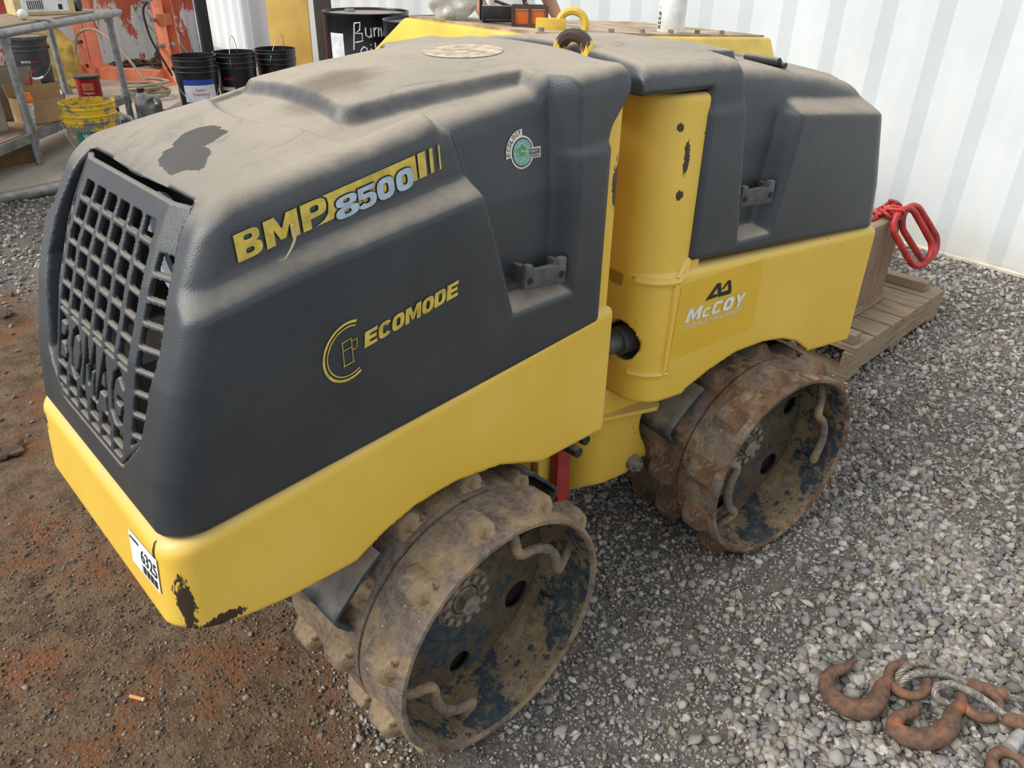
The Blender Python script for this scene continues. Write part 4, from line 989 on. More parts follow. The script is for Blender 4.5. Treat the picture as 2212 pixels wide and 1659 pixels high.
# blue label pail
r, M = pail('black pail with blue and white label, leftmost of the three black pails', (1.83, 4.64, 0.29), M_BLKPAIL, FACE+0.05, bail='down')
decal('blue_label', [band(-0.115, 0.115, 0.030, 0.225)], on_cyl(prad, 0, 0), M_LABELB, r, M, step=0.02)
decal('white_label', [band(-0.115, 0.115, 0.075, 0.188)], on_cyl(prad, 0, 0, 0.0018), M_LABELW, r, M, step=0.02)
decal('label_text', [tline('TranSynd', 0.115, 0.026, 0.0, 0.112, 0.01), tline('668', 0.026, 0.012, 0.045, 0.095, 0.01), tline('Castrol', 0.062, 0.015, 0.0, 0.150, 0.01)], on_cyl(prad, 0, 0, 0.0024), M_LRED, r, M, step=0.01)
r, M = pail('black pail with red and white print between the two other black pails', (2.14, 4.66, 0.29), M_BLKPAIL, FACE-0.1+PI/2-0.15, bail='up')
decal('label_text', [tline('MasterPro', 0.075, 0.016, -0.055, 0.195, 0.01)], on_cyl(prad, -PI/2+0.15, 0), M_LRED, r, M, step=0.01)
decal('label_patch', [quad(-0.12, 0.12, -0.02, 0.145), quad(-0.11, 0.09, -0.05, 0.10)], on_cyl(prad, -PI/2+0.15, 0), M_LABELW, r, M, step=0.02)
r, M = pail('black pail with upright wire handle in front of the yellow panel', (2.47, 4.66, 0.29), M_BLKPAIL, FACE-0.2+PI/2-0.2, bail='up2')
r, M = pail('grimy yellow pail with a green label beside the steel table leg', (0.885, 4.00, 0.17), M_YPAIL, math.atan2(4.0+1.16, 0.885+0.55)-PI/2, bail='down')
decal('green_label', [band(-0.10, 0.10, 0.165, 0.222)], on_cyl(prad, 0.02, 0), M_LTEAL, r, M, step=0.02)
decal('label_text', [tline('WARREN', 0.150, 0.034, 0.01, 0.176, 0.012)], on_cyl(prad, 0.02, 0, 0.0018), D_WHT, r, M, step=0.01)
decal('label_number', [tline('303', 0.10, 0.05, 0.012, 0.105, 0.02)], on_cyl(prad, 0.02, 0), plain('label_yellow', (0.70, 0.50, 0.04), 0.5), r, M, step=0.01)
M_WOOD = None
def m_wood(name, a=(0.34, 0.255, 0.17), b=(0.21, 0.15, 0.10), ax=(1, 14, 14)):
    t = MT(name); n = t.noise(6, 6, 0.6, t.scaled(t.obj(), ax), 0.6); n2 = t.noise(3, 4)
    c = t.mix(t.mr(n, 0.35, 0.65), a, b); c = t.mix(t.mr(n2, 0.4, 0.75), c, tuple(0.8*x+0.03 for x in a)); t.bump(n, 0.2, 0.003)
    return t.fin(c, 0.85, 0, 0.2)
M_WOODX = m_wood('weathered_wood_x'); M_WOODY = m_wood('weathered_wood_y', ax=(14, 1, 14)); M_WOODZ = m_wood('weathered_wood_z', (0.30, 0.20, 0.125), (0.19, 0.125, 0.08), (14, 14, 1))
skid = root('timber_skid', (2.14, 4.65, 0.17), 'low timber skid under the three black pails', 'skid')
for k in range(4): bm = bmesh.new(); b_box(bm, (2.14, 4.50+0.1*k, 0.275), (1.05, 0.085, 0.03), bev=0.003); bmesh_obj('plank', bm, M_WOODX, skid, smooth=False)
for x in (1.70, 2.58): bm = bmesh.new(); b_box(bm, (x, 4.65, 0.215), (0.09, 0.38, 0.09), bev=0.003); bmesh_obj('bearer', bm, M_WOODX, skid, smooth=False)
# lidded gear-oil pail on a crate
bm = bmesh.new(); b_box(bm, (1.27, 6.62, 0.225), (0.40, 0.40, 0.11), bev=0.004); tag(bmesh_obj('wooden_crate', bm, M_WOODX, smooth=False), 'low wooden crate under the lidded oil pail', 'crate')
r, M = pail('lidded dark oil pail with red and white print behind the steel table', (1.27, 6.62, 0.28), plain('charcoal_pail', (0.035, 0.038, 0.044), 0.45, 0, 0.2, 12, 0.15), math.atan2(6.62+1.16, 1.27+0.55)-PI/2, lid=plain('charcoal_lid', (0.07, 0.072, 0.075), 0.6, 0, 0.2, 12, 0.6), bail='down')
decal('label_text_white', [tline('MASTER', 0.075, 0.017, -0.045, 0.180, 0.01)], on_cyl(prad, 0, 0), D_WHT, r, M, step=0.01)
decal('label_text_red', [tline('PRO', 0.045, 0.017, 0.022, 0.180, 0.01), tline('SAE 80W', 0.08, 0.022, -0.03, 0.105, 0.01), tline('Gear Oil', 0.07, 0.022, -0.02, 0.070, 0.01)], on_cyl(prad, 0, 0), M_LRED, r, M, step=0.01)
# ---------------- steel table
l1 = Vector((0.603, 4.229)); dT = Vector((0.6865, 0.7274)); nT = Vector((-0.7274, 0.6865))
def TP(s, t, z): p = l1+dT*s+nT*t; return Vector((p.x, p.y, z))
RZ = math.atan2(dT.y, dT.x)
tb = root('steel_table', (l1.x+dT.x*0.6, l1.y+dT.y*0.6, 0.17), 'steel pipe work table with a lower shelf on the concrete slab', 'table')
TB = Matrix.Translation((l1.x, l1.y, 0)) @ Matrix.Rotation(RZ, 4, 'Z')     # local x along table, y to the back
for s, t in ((0, 0), (1.295, 0), (0, 0.44), (1.295, 0.44), (-1.2, 0), (-1.2, 0.44)):
    bm = bmesh.new(); b_cyl(bm, (s, t, 0.185), (s, t, 0.90), 0.023, 16); b_cyl(bm, (s, t, 0.30), (s, t, 0.40), 0.030, 16); b_cyl(bm, (s, t, 0.17), (s, t, 0.19), 0.014, 10); b_cyl(bm, (s, t, 0.85), (s, t, 0.90), 0.029, 16)
    bmesh_obj('leg', bm, M_GALV, tb, TB)
bm = bmesh.new(); b_box(bm, (0.075, 0.22, 0.915), (2.72, 0.52, 0.012)); b_tube(bm, [(-1.3, -0.03, 0.905), (1.40, -0.03, 0.905)], 0.024, 12); b_tube(bm, [(-1.3, 0.47, 0.905), (1.40, 0.47, 0.905)], 0.024, 12)
bmesh_obj('table_top', bm, M_GALV, tb, TB)
bm = bmesh.new(); b_box(bm, (0.0, 0.22, 0.927), (2.3, 0.40, 0.012), bev=0.002); bmesh_obj('tabletop_board', bm, M_WOODX, tb, TB)
bm = bmesh.new(); b_box(bm, (0.05, 0.22, 0.342), (2.55, 0.46, 0.02)); b_box(bm, (0.05, -0.005, 0.335), (2.55, 0.02, 0.05)); bmesh_obj('shelf_tray', bm, M_GALV, tb, TB, smooth=False)
bm = bmesh.new(); b_box(bm, (0.05, 0.22, 0.357), (2.4, 0.40, 0.010)); bmesh_obj('shelf_board', bm, M_WOODX, tb, TB, smooth=False)
# ---- things on the shelf
M_CARD = plain('cardboard', (0.40, 0.255, 0.125), 0.85, 0, 0.12, 6); M_CARDG = plain('grey_cardboard', (0.36, 0.31, 0.235), 0.85, 0, 0.12, 6); M_TAPE = plain('printed_tape', (0.55, 0.46, 0.35), 0.7, 0, 0.3, 60)
def carton(label, s, t, rz, size, z, mat, flaps=True, tape=False, group=None):
    c = TP(s, t, z); r = root('cardboard_box', c, label, 'box', group, RZ+rz); M = Matrix.Translation(c) @ Matrix.Rotation(RZ+rz, 4, 'Z'); w_, d_, h_ = size; th = 0.005
    bm = bmesh.new(); b_box(bm, (0, 0, th/2), (w_, d_, th))
    for sx in (-1, 1): b_box(bm, (sx*(w_-th)/2, 0, h_/2), (th, d_, h_))
    for sy in (-1, 1): b_box(bm, (0, sy*(d_-th)/2, h_/2), (w_, th, h_))
    bmesh_obj('box_body', bm, mat, r, M, smooth=False)
    if flaps:
        for sy, an in ((-1, 0.15), (1, 0.3)):
            bm = bmesh.new(); b_box(bm, (0, 0, 0.04), (w_, th, 0.08)); 
            bmesh_obj('flap', bm, mat, r, M @ Matrix.Translation((0, sy*d_/2, h_)) @ Matrix.Rotation(-sy*an, 4, 'X'), smooth=False)
    if tape:
        bm = bmesh.new(); b_box(bm, (0, -d_/2-0.0015, h_+0.05), (w_*1.0, 0.002, 0.035)); bmesh_obj('tape_strip', bm, M_TAPE, r, M, smooth=False)
    return r
carton('brown cardboard box with taped flap at the front of the shelf', 0.305, 0.10, -0.55, (0.24, 0.16, 0.15), 0.362, M_CARD, True, True)
carton('grey open cardboard box behind the brown taped box', 0.42, 0.33, -0.5, (0.28, 0.14, 0.22), 0.362, M_CARDG, True, True)
carton('narrow grey carton behind the orange capped spray can', 0.02, 0.25, -0.3, (0.10, 0.18, 0.19), 0.362, M_CARDG, False)
c = TP(0.085, 0.045, 0.362); r = root('spray_can', c, 'white spray can with orange cap beside the table leg', 'can', None); M = Matrix.Translation(c) @ Matrix.Rotation(0.12, 4, 'Y')
bm = bmesh.new(); b_lathe(bm, [(0, 0), (0.030, 0), (0.032, 0.004), (0.032, 0.150), (0.029, 0.158), (0, 0.16)], 24); bmesh_obj('can_body', bm, plain('can_print', (0.62, 0.60, 0.55), 0.4, 0, 0.35, 45), r, M)
bm = bmesh.new(); b_lathe(bm, [(0.0315, 0.152), (0.033, 0.160), (0.033, 0.180), (0.026, 0.190), (0.026, 0.205), (0.018, 0.212), (0, 0.212)], 24); bmesh_obj('can_cap', bm, plain('orange_cap', (0.75, 0.20, 0.02), 0.4), r, M)
c = TP(0.985, 0.10, 0.362); r = root('coffee_can', c, 'red plastic coffee can with black lid on the lower shelf', 'can', None, math.atan2(c.y+1.16, c.x+0.55)-PI/2); M = Matrix.Translation(c) @ Matrix.Rotation(math.atan2(c.y+1.16, c.x+0.55)-PI/2, 4, 'Z')
bm = bmesh.new(); b_lathe(bm, [(0, 0), (0.072, 0), (0.076, 0.006), (0.078, 0.150), (0.080, 0.155), (0.080, 0.165), (0, 0.165)], 32); bmesh_obj('can_body', bm, plain('red_plastic', (0.36, 0.010, 0.022), 0.35), r, M)
bm = bmesh.new(); b_lathe(bm, [(0.081, 0.158), (0.084, 0.160), (0.084, 0.176), (0.080, 0.180), (0.074, 0.176), (0, 0.176)], 32); bmesh_obj('can_lid', bm, plain('black_lid', (0.03, 0.03, 0.032), 0.5, 0, 0.2, 20, 0.5), r, M)
decal('orange_panel', [quad(-0.036, 0.085, 0.036, 0.135)], on_cyl(0.078, -0.1, 0), M_LORANGE, r, M, step=0.012)
decal('label_text', [tline('Folgers', 0.066, 0.020, 0.0, 0.058, 0.01)], on_cyl(0.078, -0.1, 0), D_WHT, r, M, step=0.01)
# black pan and hand tool among the boxes
c = TP(0.72, 0.30, 0.40); bm = bmesh.new(); b_lathe(bm, [(0, 0), (0.10, 0.0), (0.135, 0.03), (0.14, 0.03), (0.104, -0.006), (0, -0.006)], 32, Matrix.Translation(c+Vector((0, 0, 0.03))) @ Matrix.Rotation(0.5, 4, 'X'))
tag(bmesh_obj('drain_pan', bm, plain('gloss_black', (0.012, 0.012, 0.013), 0.25)), 'round black pan tilted behind the boxes on the shelf', 'pan')
bm = bmesh.new(); p0 = TP(0.36, 0.16, 0.52); b_tube(bm, [p0, p0+Vector((0.02, 0, 0.05)), p0+Vector((0.03, 0.0, 0.09))], 0.012, 8); b_tube(bm, [p0+Vector((0.03, 0, 0.09)), p0+Vector((0.035, 0, 0.13))], 0.005, 6); b_tube(bm, [p0+Vector((0.02, 0, -0.15)), p0], 0.010, 8)
tag(bmesh_obj('pliers', bm, plain('red_grip', (0.38, 0.05, 0.04), 0.5)), 'red handled pliers standing in the cardboard box', 'pliers')
bm = bmesh.new(); b_lathe(bm, [(0, 0), (0.085, 0), (0.09, 0.01), (0.09, 0.15), (0, 0.15)], 28, Matrix.Translation(TP(-0.12, 0.30, 0.362))); tag(bmesh_obj('red_tub', bm, plain('red_tub_plastic', (0.40, 0.015, 0.02), 0.4)), 'red plastic tub on the shelf at the left edge', 'tub')
# ---- things on the table top
c = TP(0.82, 0.20, 0.934); r = root('parts_box', c, 'shallow wooden parts box with a paper label on the table top', 'box', None, RZ-0.75); M = Matrix.Translation(c) @ Matrix.Rotation(RZ-0.75, 4, 'Z')
bm = bmesh.new(); b_box(bm, (0, 0, 0.055), (0.36, 0.17, 0.11), bev=0.004); bmesh_obj('box_body', bm, plain('pale_yellow_carton', (0.58, 0.46, 0.24), 0.7), r, M, smooth=False)
bm = bmesh.new(); b_box(bm, (0.0, -0.0865, 0.062), (0.28, 0.002, 0.085)); bmesh_obj('paper_label', bm, plain('box_paper', (0.74, 0.74, 0.74), 0.7), r, M, smooth=False)
bm = bmesh.new()
for k in range(8): b_box(bm, (-0.10+0.012*k, -0.0885, 0.06), (0.006, 0.001, 0.05))
b_box(bm, (0.09, -0.0885, 0.045), (0.025, 0.001, 0.03)); bmesh_obj('printed_bars', bm, D_BLK, r, M, smooth=False)
c = TP(1.12, 0.16, 0.934); bm = bmesh.new(); b_cyl(bm, c+Vector((-0.05, 0.03, 0.042)), c+Vector((0.035, -0.04, 0.042)), 0.042, 20); r = tag(bmesh_obj('red_cartridge', bm, plain('red_tube', (0.30, 0.02, 0.02), 0.4)), 'red cartridge with black end lying on the table', 'cartridge')
bm = bmesh.new(); b_cyl(bm, c+Vector((0.030, -0.036, 0.042)), c+Vector((0.045, -0.048, 0.042)), 0.044, 20); bmesh_obj('end_cap', bm, M_BLACK, r)
c = TP(1.25, 0.18, 0.934); bm = bmesh.new(); b_lathe(bm, [(0, 0), (0.03, 0), (0.034, 0.02), (0.03, 0.05), (0.02, 0.06), (0, 0.06)], 16, Matrix.Translation(c)); tag(bmesh_obj('white_cup', bm, plain('cream_plastic', (0.62, 0.58, 0.48), 0.5)), 'small cream cup at the right end of the table', 'cup')
c = TP(0.42, 0.10, 0.934); r = root('white_ball', c, 'white round knob with a metal strap on the table', 'knob'); M = Matrix.Translation(c)
bm = bmesh.new(); bmesh.ops.create_icosphere(bm, subdivisions=3, radius=0.030, matrix=Matrix.Translation((0, 0, 0.030))); bmesh_obj('knob_ball', bm, plain('white_knob', (0.72, 0.70, 0.66), 0.4), r, M)
bm = bmesh.new(); b_box(bm, (0.09, -0.06, 0.008), (0.13, 0.03, 0.004), Euler((0, 0.1, -0.6))); bmesh_obj('metal_strap', bm, M_WIRE, r, M, smooth=False)
# ---------------- lumber block
bm = bmesh.new(); b_box(bm, (0, 0, 0.075), (0.62, 0.19, 0.15), bev=0.004)
o = bmesh_obj('lumber_block', bm, m_wood('sawn_lumber', (0.27, 0.165, 0.085), (0.15, 0.09, 0.05)), None, Matrix.Translation((0.325, 4.375, 0.17)) @ Matrix.Rotation(0.13, 4, 'Z'), smooth=False); tag(o, 'sawn brown lumber block beside the front table leg', 'lumber')
# ---------------- jugs
def f_jug(x, y, z):
    hw = np.interp(z, [0, 0.13, 0.19, 0.215], [0.085, 0.085, 0.045, 0.022]); cx = np.interp(z, [0, 0.13, 0.19, 0.22], [0, 0, -0.030, -0.040]); dp = np.interp(z, [0, 0.13, 0.19, 0.215], [0.055, 0.055, 0.035, 0.020])
    f = rmax(np.abs(x-cx)-hw, np.abs(y)-dp, 0.02); f = rmax(f, z-0.215, 0.004); f = rmax(f, -z, 0.01)
    # handle loop on +x
    q = np.sqrt((x-0.045)**2+(z-0.135)**2); h = np.sqrt((q-0.048)**2+y*y)-0.015
    f = np.minimum(f, h); hole = np.maximum(np.sqrt((x-0.047)**2+(z-0.140)**2)-0.030, np.abs(y)-0.1)
    return np.maximum(f, -hole)
V, Q = nets(f_jug, (-0.10, -0.07, -0.01), (0.12, 0.07, 0.23), 0.006)
M_JUG = plain('grey_translucent_plastic', (0.24, 0.245, 0.25), 0.4, 0, 0.3, 14, 0.3); JUG = mesh_np('jug_body', V, Q, M_JUG)
for lab, loc, rz in (('grey oil jug with upright handle in front of the hose coil', (1.60, 5.06, 0.17), -0.9), ('grey oil jug lower and nearer to the yellow pail', (1.19, 4.42, 0.17), -1.1)):
    r = root('oil_jug', loc, lab, 'jug', None, rz); M = Matrix.Translation(loc) @ Matrix.Rotation(rz, 4, 'Z')
    newobj('jug_body', JUG, r, M); bm = bmesh.new(); b_cyl(bm, (-0.040, 0, 0.208), (-0.040, 0, 0.240), 0.026, 18); bmesh_obj('jug_cap', bm, M_BLACK, r, M)
# yellow jerry jug
def f_jer(x, y, z):
    hw = np.interp(z, [0, 0.36, 0.46, 0.52], [0.15, 0.15, 0.10, 0.05]); f = rmax(np.abs(x+0.05*ss(0.3, 0.5, z))-hw, np.abs(y)-0.085, 0.04); f = rmax(f, z-0.52, 0.02); f = rmax(f, -z, 0.02)
    hole = np.maximum(rmax(np.abs(x+0.11-0.10*(z-0.38))-0.022, np.abs(z-0.41)-0.05, 0.015), np.abs(y)-0.2)
    return np.maximum(f, -hole)
V, Q = nets(f_jer, (-0.18, -0.10, -0.01), (0.18, 0.10, 0.54), 0.009)
r = root('fuel_jug', (1.60, 7.05, 0.17), 'tall yellow fuel jug behind the steel table', 'jug', None, -0.6); M = Matrix.Translation((1.60, 7.05, 0.17)) @ Matrix.Rotation(-0.6, 4, 'Z')
newobj('jug_body', mesh_np('jug_body', V, Q, plain('dirty_yellow_plastic', (0.62, 0.40, 0.09), 0.5, 0, 0.3, 9)), r, M)
bm = bmesh.new(); b_cyl(bm, (0.03, 0, 0.50), (0.03, 0, 0.56), 0.03, 16); bmesh_obj('jug_cap', bm, M_BLACK, r, M)
# hose coil
bm = bmesh.new(); pts = []
for k in range(150):
    a = k*0.22; R = 0.17+0.018*math.sin(k*0.37); pts.append((1.93+R*math.cos(a)+0.03*math.sin(k*0.05), 6.02+R*0.85*math.sin(a), 0.185+0.0008*k+0.010*math.sin(a*1.3)**2))
b_tube(bm, pts, 0.011, 8); tag(bmesh_obj('hose_coil', bm, plain('tan_hose', (0.34, 0.27, 0.19), 0.7)), 'coiled tan hose lying on the slab before the orange press', 'hose')
bm = bmesh.new(); b_tube(bm, smooth_path([Vector(p) for p in ((1.70, 6.9, 0.45), (1.74, 6.85, 0.62), (1.85, 6.7, 0.66), (1.95, 6.5, 0.52), (2.02, 6.35, 0.34), (2.05, 6.25, 0.20))], 6), 0.012, 8); tag(bmesh_obj('loose_hose', bm, plain('tan_hose_arch', (0.36, 0.24, 0.17), 0.7)), 'tan hose arching beside the left press upright', 'hose')
bm = bmesh.new(); b_box(bm, (0, 0, 0.035), (0.9, 0.07, 0.07), bev=0.006); tag(bmesh_obj('black_beam', bm, M_BLACK, None, Matrix.Translation((1.98, 5.35, 0.17)) @ Matrix.Rotation(0.9, 4, 'Z')), 'black steel beam lying on the slab behind the blue label pail', 'beam')
# ---------------- shop press
M_ORANGE = plain('orange_press_paint', (0.80, 0.26, 0.14), 0.5, 0, 0.14, 7)
pr_ = root('shop_press', (2.15, 7.05, 0.17), 'orange hydraulic shop press with perforated uprights before the red wall', 'press')
PA, PB = Vector((1.97, 7.42)), Vector((2.46, 6.70)); dP = (PB-PA).normalized(); LP = (PB-PA).length
PM = Matrix.Translation((PA.x, PA.y, 0.17)) @ Matrix.Rotation(math.atan2(dP.y, dP.x), 4, 'Z')
def perf_plate(name, x, y, w_, h_, z0, holes, mat, par, mw):
    bm = bmesh.new(); zs = [z0]+[(holes[i]+holes[i+1])/2 for i in range(len(holes)-1)]+[z0+h_]
    for i, hz in enumerate(holes):
        a, b = zs[i], zs[i+1]; n = 32; rh = 0.020
        O = []; I = []
        for k in range(n):
            t = 2*PI*(k+0.5)/n; c, s = math.cos(t), math.sin(t)
            sx = (w_/2)/max(abs(c), 1e-6); sz = ((b-hz) if s > 0 else (hz-a))/max(abs(s), 1e-6); q = min(sx, sz)
            O.append((x+q*c, hz+q*s)); I.append((x+rh*c, hz+rh*s))
        for cx in (-1, 1):
            for cz in (a, b):
                j = min(range(n), key=lambda k: (O[k][0]-(x+cx*w_/2))**2+(O[k][1]-cz)**2); O[j] = (x+cx*w_/2, cz)
        vo = [bm.verts.new((p[0], y, p[1])) for p in O]; vi = [bm.verts.new((p[0], y, p[1])) for p in I]
        for k in range(n): bm.faces.new((vo[k], vo[(k+1) % n], vi[(k+1) % n], vi[k]))
    bmesh.ops.remove_doubles(bm, verts=bm.verts, dist=0.0008)
    bmesh.ops.solidify(bm, geom=bm.faces[:], thickness=0.008)
    return bmesh_obj(name, bm, mat, par, mw, smooth=False)
for xx in (0.0, LP):
    for yy in (-0.075, 0.075): perf_plate('upright_plate', xx, yy, 0.115, 1.75, 0.0, [0.12+0.21*k for k in range(8)], M_ORANGE, pr_, PM)
    bm = bmesh.new(); b_box(bm, (xx+(0.05 if xx == 0 else -0.05), 0, 0.875), (0.010, 0.15, 1.75)); bmesh_obj('upright_web', bm, M_ORANGE, pr_, PM, smooth=False)
    bm = bmesh.new(); b_prism(bm, [(-0.42, 0), (0.42, 0), (0.42, 0.05), (0.12, 0.13), (-0.12, 0.13), (-0.42, 0.05)], -0.05, -0.042, Matrix.Translation((xx, 0, 0)) @ Matrix(((0, 0, 1, 0), (1, 0, 0, 0), (0, 1, 0, 0), (0, 0, 0, 1)))); b_box(bm, (xx, 0, 0.006), (0.12, 0.84, 0.012)); bmesh_obj('foot', bm, M_ORANGE, pr_, PM, smooth=False)
    for zz in (0.33, 0.55): bm = bmesh.new(); b_cyl(bm, (xx-0.03, -0.14, zz), (xx-0.03, 0.12, zz), 0.018, 12); bmesh_obj('bed_pin', bm, M_GALV, pr_, PM)
bm = bmesh.new(); b_box(bm, (LP/2, -0.03, 0.05), (LP, 0.012, 0.10)); b_box(bm, (LP/2, 0.0, 0.098), (LP, 0.07, 0.008)); bmesh_obj('crossbar', bm, M_ORANGE, pr_, PM, smooth=False)
for zz in (1.0, 1.68):
    bm = bmesh.new()
    for yy in (-0.09, 0.09): b_box(bm, (LP/2, yy, zz), (LP+0.12, 0.012, 0.13))
    bmesh_obj('bed_beam', bm, M_ORANGE, pr_, PM, smooth=False)
bm = bmesh.new(); b_box(bm, (LP+0.02, -0.02, 0.55), (0.07, 0.13, 0.10), bev=0.004); bmesh_obj('pump_bracket', bm, plain('rust_orange', (0.42, 0.11, 0.035), 0.6), pr_, PM, smooth=False)
bm = bmesh.new(); b_box(bm, (LP-0.0, -0.19, 0.76), (0.09, 0.07, 0.11), bev=0.01); bmesh_obj('pressure_gauge', bm, plain('grey_gauge', (0.22, 0.24, 0.26), 0.4), pr_, PM)
bm = bmesh.new(); b_tube(bm, smooth_path([Vector(p) for p in ((LP+0.0, -0.19, 0.70), (LP-0.06, -0.19, 0.62), (LP-0.05, -0.17, 0.40), (LP+0.02, -0.14, 0.20), (LP+0.05, -0.1, 0.08))], 6), 0.010, 8); bmesh_obj('pressure_hose', bm, M_BLACK, pr_, PM)
# thin rods leaning behind the press
for i, (x0, y0, x1, y1, zt_) in enumerate(((3.15, 8.05, 2.88, 8.42, 0.75), (3.22, 8.05, 2.93, 8.44, 0.80), (3.10, 8.02, 2.85, 8.40, 0.62))):
    bm = bmesh.new(); b_cyl(bm, (x0, y0, 0.172), (x1, y1, zt_), 0.011, 8)
    tag(bmesh_obj('steel_rod', bm, M_GALV), ('thin grey steel rod leaning on the red wall, middle one of three', 'thin grey steel rod leaning on the red wall, tallest of three', 'thin grey steel rod leaning on the red wall, shortest of three')[i], 'rod', 'rods leaning on the red wall')
# chain piles
M_CHAIN = plain('rusty_chain', (0.17, 0.115, 0.075), 0.75, 0.3, 0.3, 40)
LKb = bmesh.new(); b_tube(LKb, [(0.016*math.cos(a)*(1.0), 0.028*math.sin(a), 0) for a in np.linspace(0, 2*PI, 12, endpoint=False)], 0.0062, 6, closed=True)
LK = bpy.data.meshes.new('chain_link'); LKb.to_mesh(LK); LKb.free(); LK.materials.append(M_CHAIN); LK.polygons.foreach_set('use_smooth', np.ones(len(LK.polygons), dtype=bool))
for lab, c, n, rr, hh in (('low heap of rusty chain on the slab left of the right upright', (2.52, 8.0, 0.18), 70, (0.30, 0.07), 0.05), ('taller heap of rusty chain against the right press upright', (2.80, 7.72, 0.18), 110, (0.13, 0.11), 0.24)):
    r = root('chain_heap', c, lab, 'chain')
    for k in range(n):
        x = random.gauss(0, 0.5)*rr[0]; y = random.gauss(0, 0.5)*rr[1]; z = max(0.0, hh*(1-abs(x)/rr[0]*0.8))*random.random()
        newobj('chain_link', LK, r, Matrix.Translation((c[0]+x, c[1]+y, c[2]+z)) @ Euler((random.uniform(-1, 1), random.uniform(-1, 1), random.uniform(0, 6.3))).to_matrix().to_4x4() @ Matrix.Scale(1.35, 4))
# ---------------- yellow panel, plank, barrels
M_YSHEET = plain('faded_yellow_steel', (0.70, 0.43, 0.10), 0.55, 0, 0.1, 4)
bm = bmesh.new(); b_box(bm, (0, 0, 0.80), (0.345, 0.035, 1.60), bev=0.006)
o = bmesh_obj('yellow_panel', bm, M_YSHEET, None, Matrix.Translation((2.92, 5.24, 0.17)) @ Matrix.Rotation(-0.77, 4, 'Z') @ Matrix.Rotation(-0.06, 4, 'X')); tag(o, 'tall faded yellow steel panel standing behind the black pails', 'panel')
bm = bmesh.new(); b_box(bm, (0, 0, 0.80), (0.14, 0.04, 1.60), bev=0.004)
o = bmesh_obj('dark_plank', bm, plain('dark_brown_wood', (0.055, 0.040, 0.030), 0.8), None, Matrix.Translation((3.155, 5.06, 0.17)) @ Matrix.Rotation(-0.77, 4, 'Z')); tag(o, 'dark brown plank between yellow panel and black barrel', 'plank')
M_BARREL = plain('black_barrel_paint', (0.010, 0.011, 0.013), 0.28, 0.1, 0.3, 8, 0.05); M_LIDD = plain('dusty_barrel_lid', (0.10, 0.085, 0.07), 0.7, 0, 0.3, 10, 0.5)
def barrel(label, loc, lidmat, rz):
    r = root('oil_barrel', loc, label, 'barrel', None, rz); M = Matrix.Translation(loc) @ Matrix.Rotation(rz, 4, 'Z')
    bm = bmesh.new(); b_lathe(bm, [(0, 0.01), (0.285, 0.01), (0.290, 0.0), (0.291, 0.02), (0.287, 0.03), (0.287, 0.28), (0.294, 0.29), (0.294, 0.305), (0.287, 0.315), (0.287, 0.565), (0.294, 0.575), (0.294, 0.59), (0.287, 0.60), (0.287, 0.865), (0.292, 0.875), (0.292, 0.888), (0.286, 0.890), (0.282, 0.882), (0.281, 0.870)], 56); bmesh_obj('barrel_shell', bm, M_BARREL, r, M)
    bm = bmesh.new(); b_lathe(bm, [(0.282, 0.872), (0.0, 0.872)], 56); bmesh_obj('barrel_lid', bm, lidmat, r, M)
    bm = bmesh.new(); b_cyl(bm, (-0.11, 0.14, 0.872), (-0.11, 0.14, 0.888), 0.035, 16); bmesh_obj('bung_cap', bm, M_GALV, r, M)
    bm = bmesh.new(); b_cyl(bm, (0.18, -0.10, 0.872), (0.18, -0.10, 0.886), 0.02, 12); bmesh_obj('vent_cap', bm, M_GALV, r, M)
    return r, M
for i, c in enumerate(((2.685, 3.70, 0), (2.66, 2.98, 0))):
    bm = bmesh.new(); b_box(bm, (c[0], c[1], 0.04), (0.62, 0.62, 0.08), bev=0.004); tag(bmesh_obj('barrel_platform', bm, M_WOODX, smooth=False), 'wooden platform under the chalk-marked barrel' if i == 0 else 'wooden platform under the plain black barrel', 'platform')
bz = math.atan2(3.66+1.16, 2.76+0.55)-PI/2
r, M = barrel('black steel barrel with white handwriting and label beside the plank', (2.685, 3.72, 0.08), M_LIDD, bz)
decal('paper_label', [quad(-0.275, 0.60, -0.160, 0.77)], on_cyl(0.2885, 0, 0), plain('barrel_label', (0.72, 0.73, 0.74), 0.6), r, M, step=0.02)
HW = [[(-0.02, 0.76), (-0.035, 0.60)], [(-0.02, 0.76), (0.02, 0.765), (0.015, 0.72), (-0.02, 0.70), (0.03, 0.70), (0.03, 0.655), (-0.02, 0.645)],
      [(0.055, 0.735), (0.055, 0.69), (0.075, 0.675), (0.09, 0.69), (0.09, 0.735), (0.092, 0.675)], [(0.112, 0.735), (0.112, 0.68)], [(0.112, 0.715), (0.13, 0.735)], [(0.142, 0.735), (0.142, 0.68)], [(0.142, 0.715), (0.16, 0.735), (0.165, 0.68)],
      [(0.18, 0.705), (0.205, 0.71), (0.20, 0.735), (0.185, 0.73), (0.18, 0.69), (0.205, 0.682)], [(0.225, 0.735), (0.225, 0.68)], [(0.225, 0.715), (0.24, 0.735)],
      [(0.035, 0.62), (0.015, 0.60), (0.015, 0.57), (0.04, 0.555), (0.06, 0.575), (0.055, 0.61), (0.035, 0.62)], [(0.085, 0.61), (0.085, 0.56)], [(0.085, 0.635), (0.086, 0.63)], [(0.115, 0.645), (0.118, 0.545)]]
fnc = on_cyl(0.2875, 0.0, 0, 0.002); bm = bmesh.new()
for st in HW: b_tube(bm, [fnc(x*0.95-0.055, y+0.075) for x, y in st], 0.0045, 6)
bmesh_obj('handwriting', bm, D_WHT, r, M)
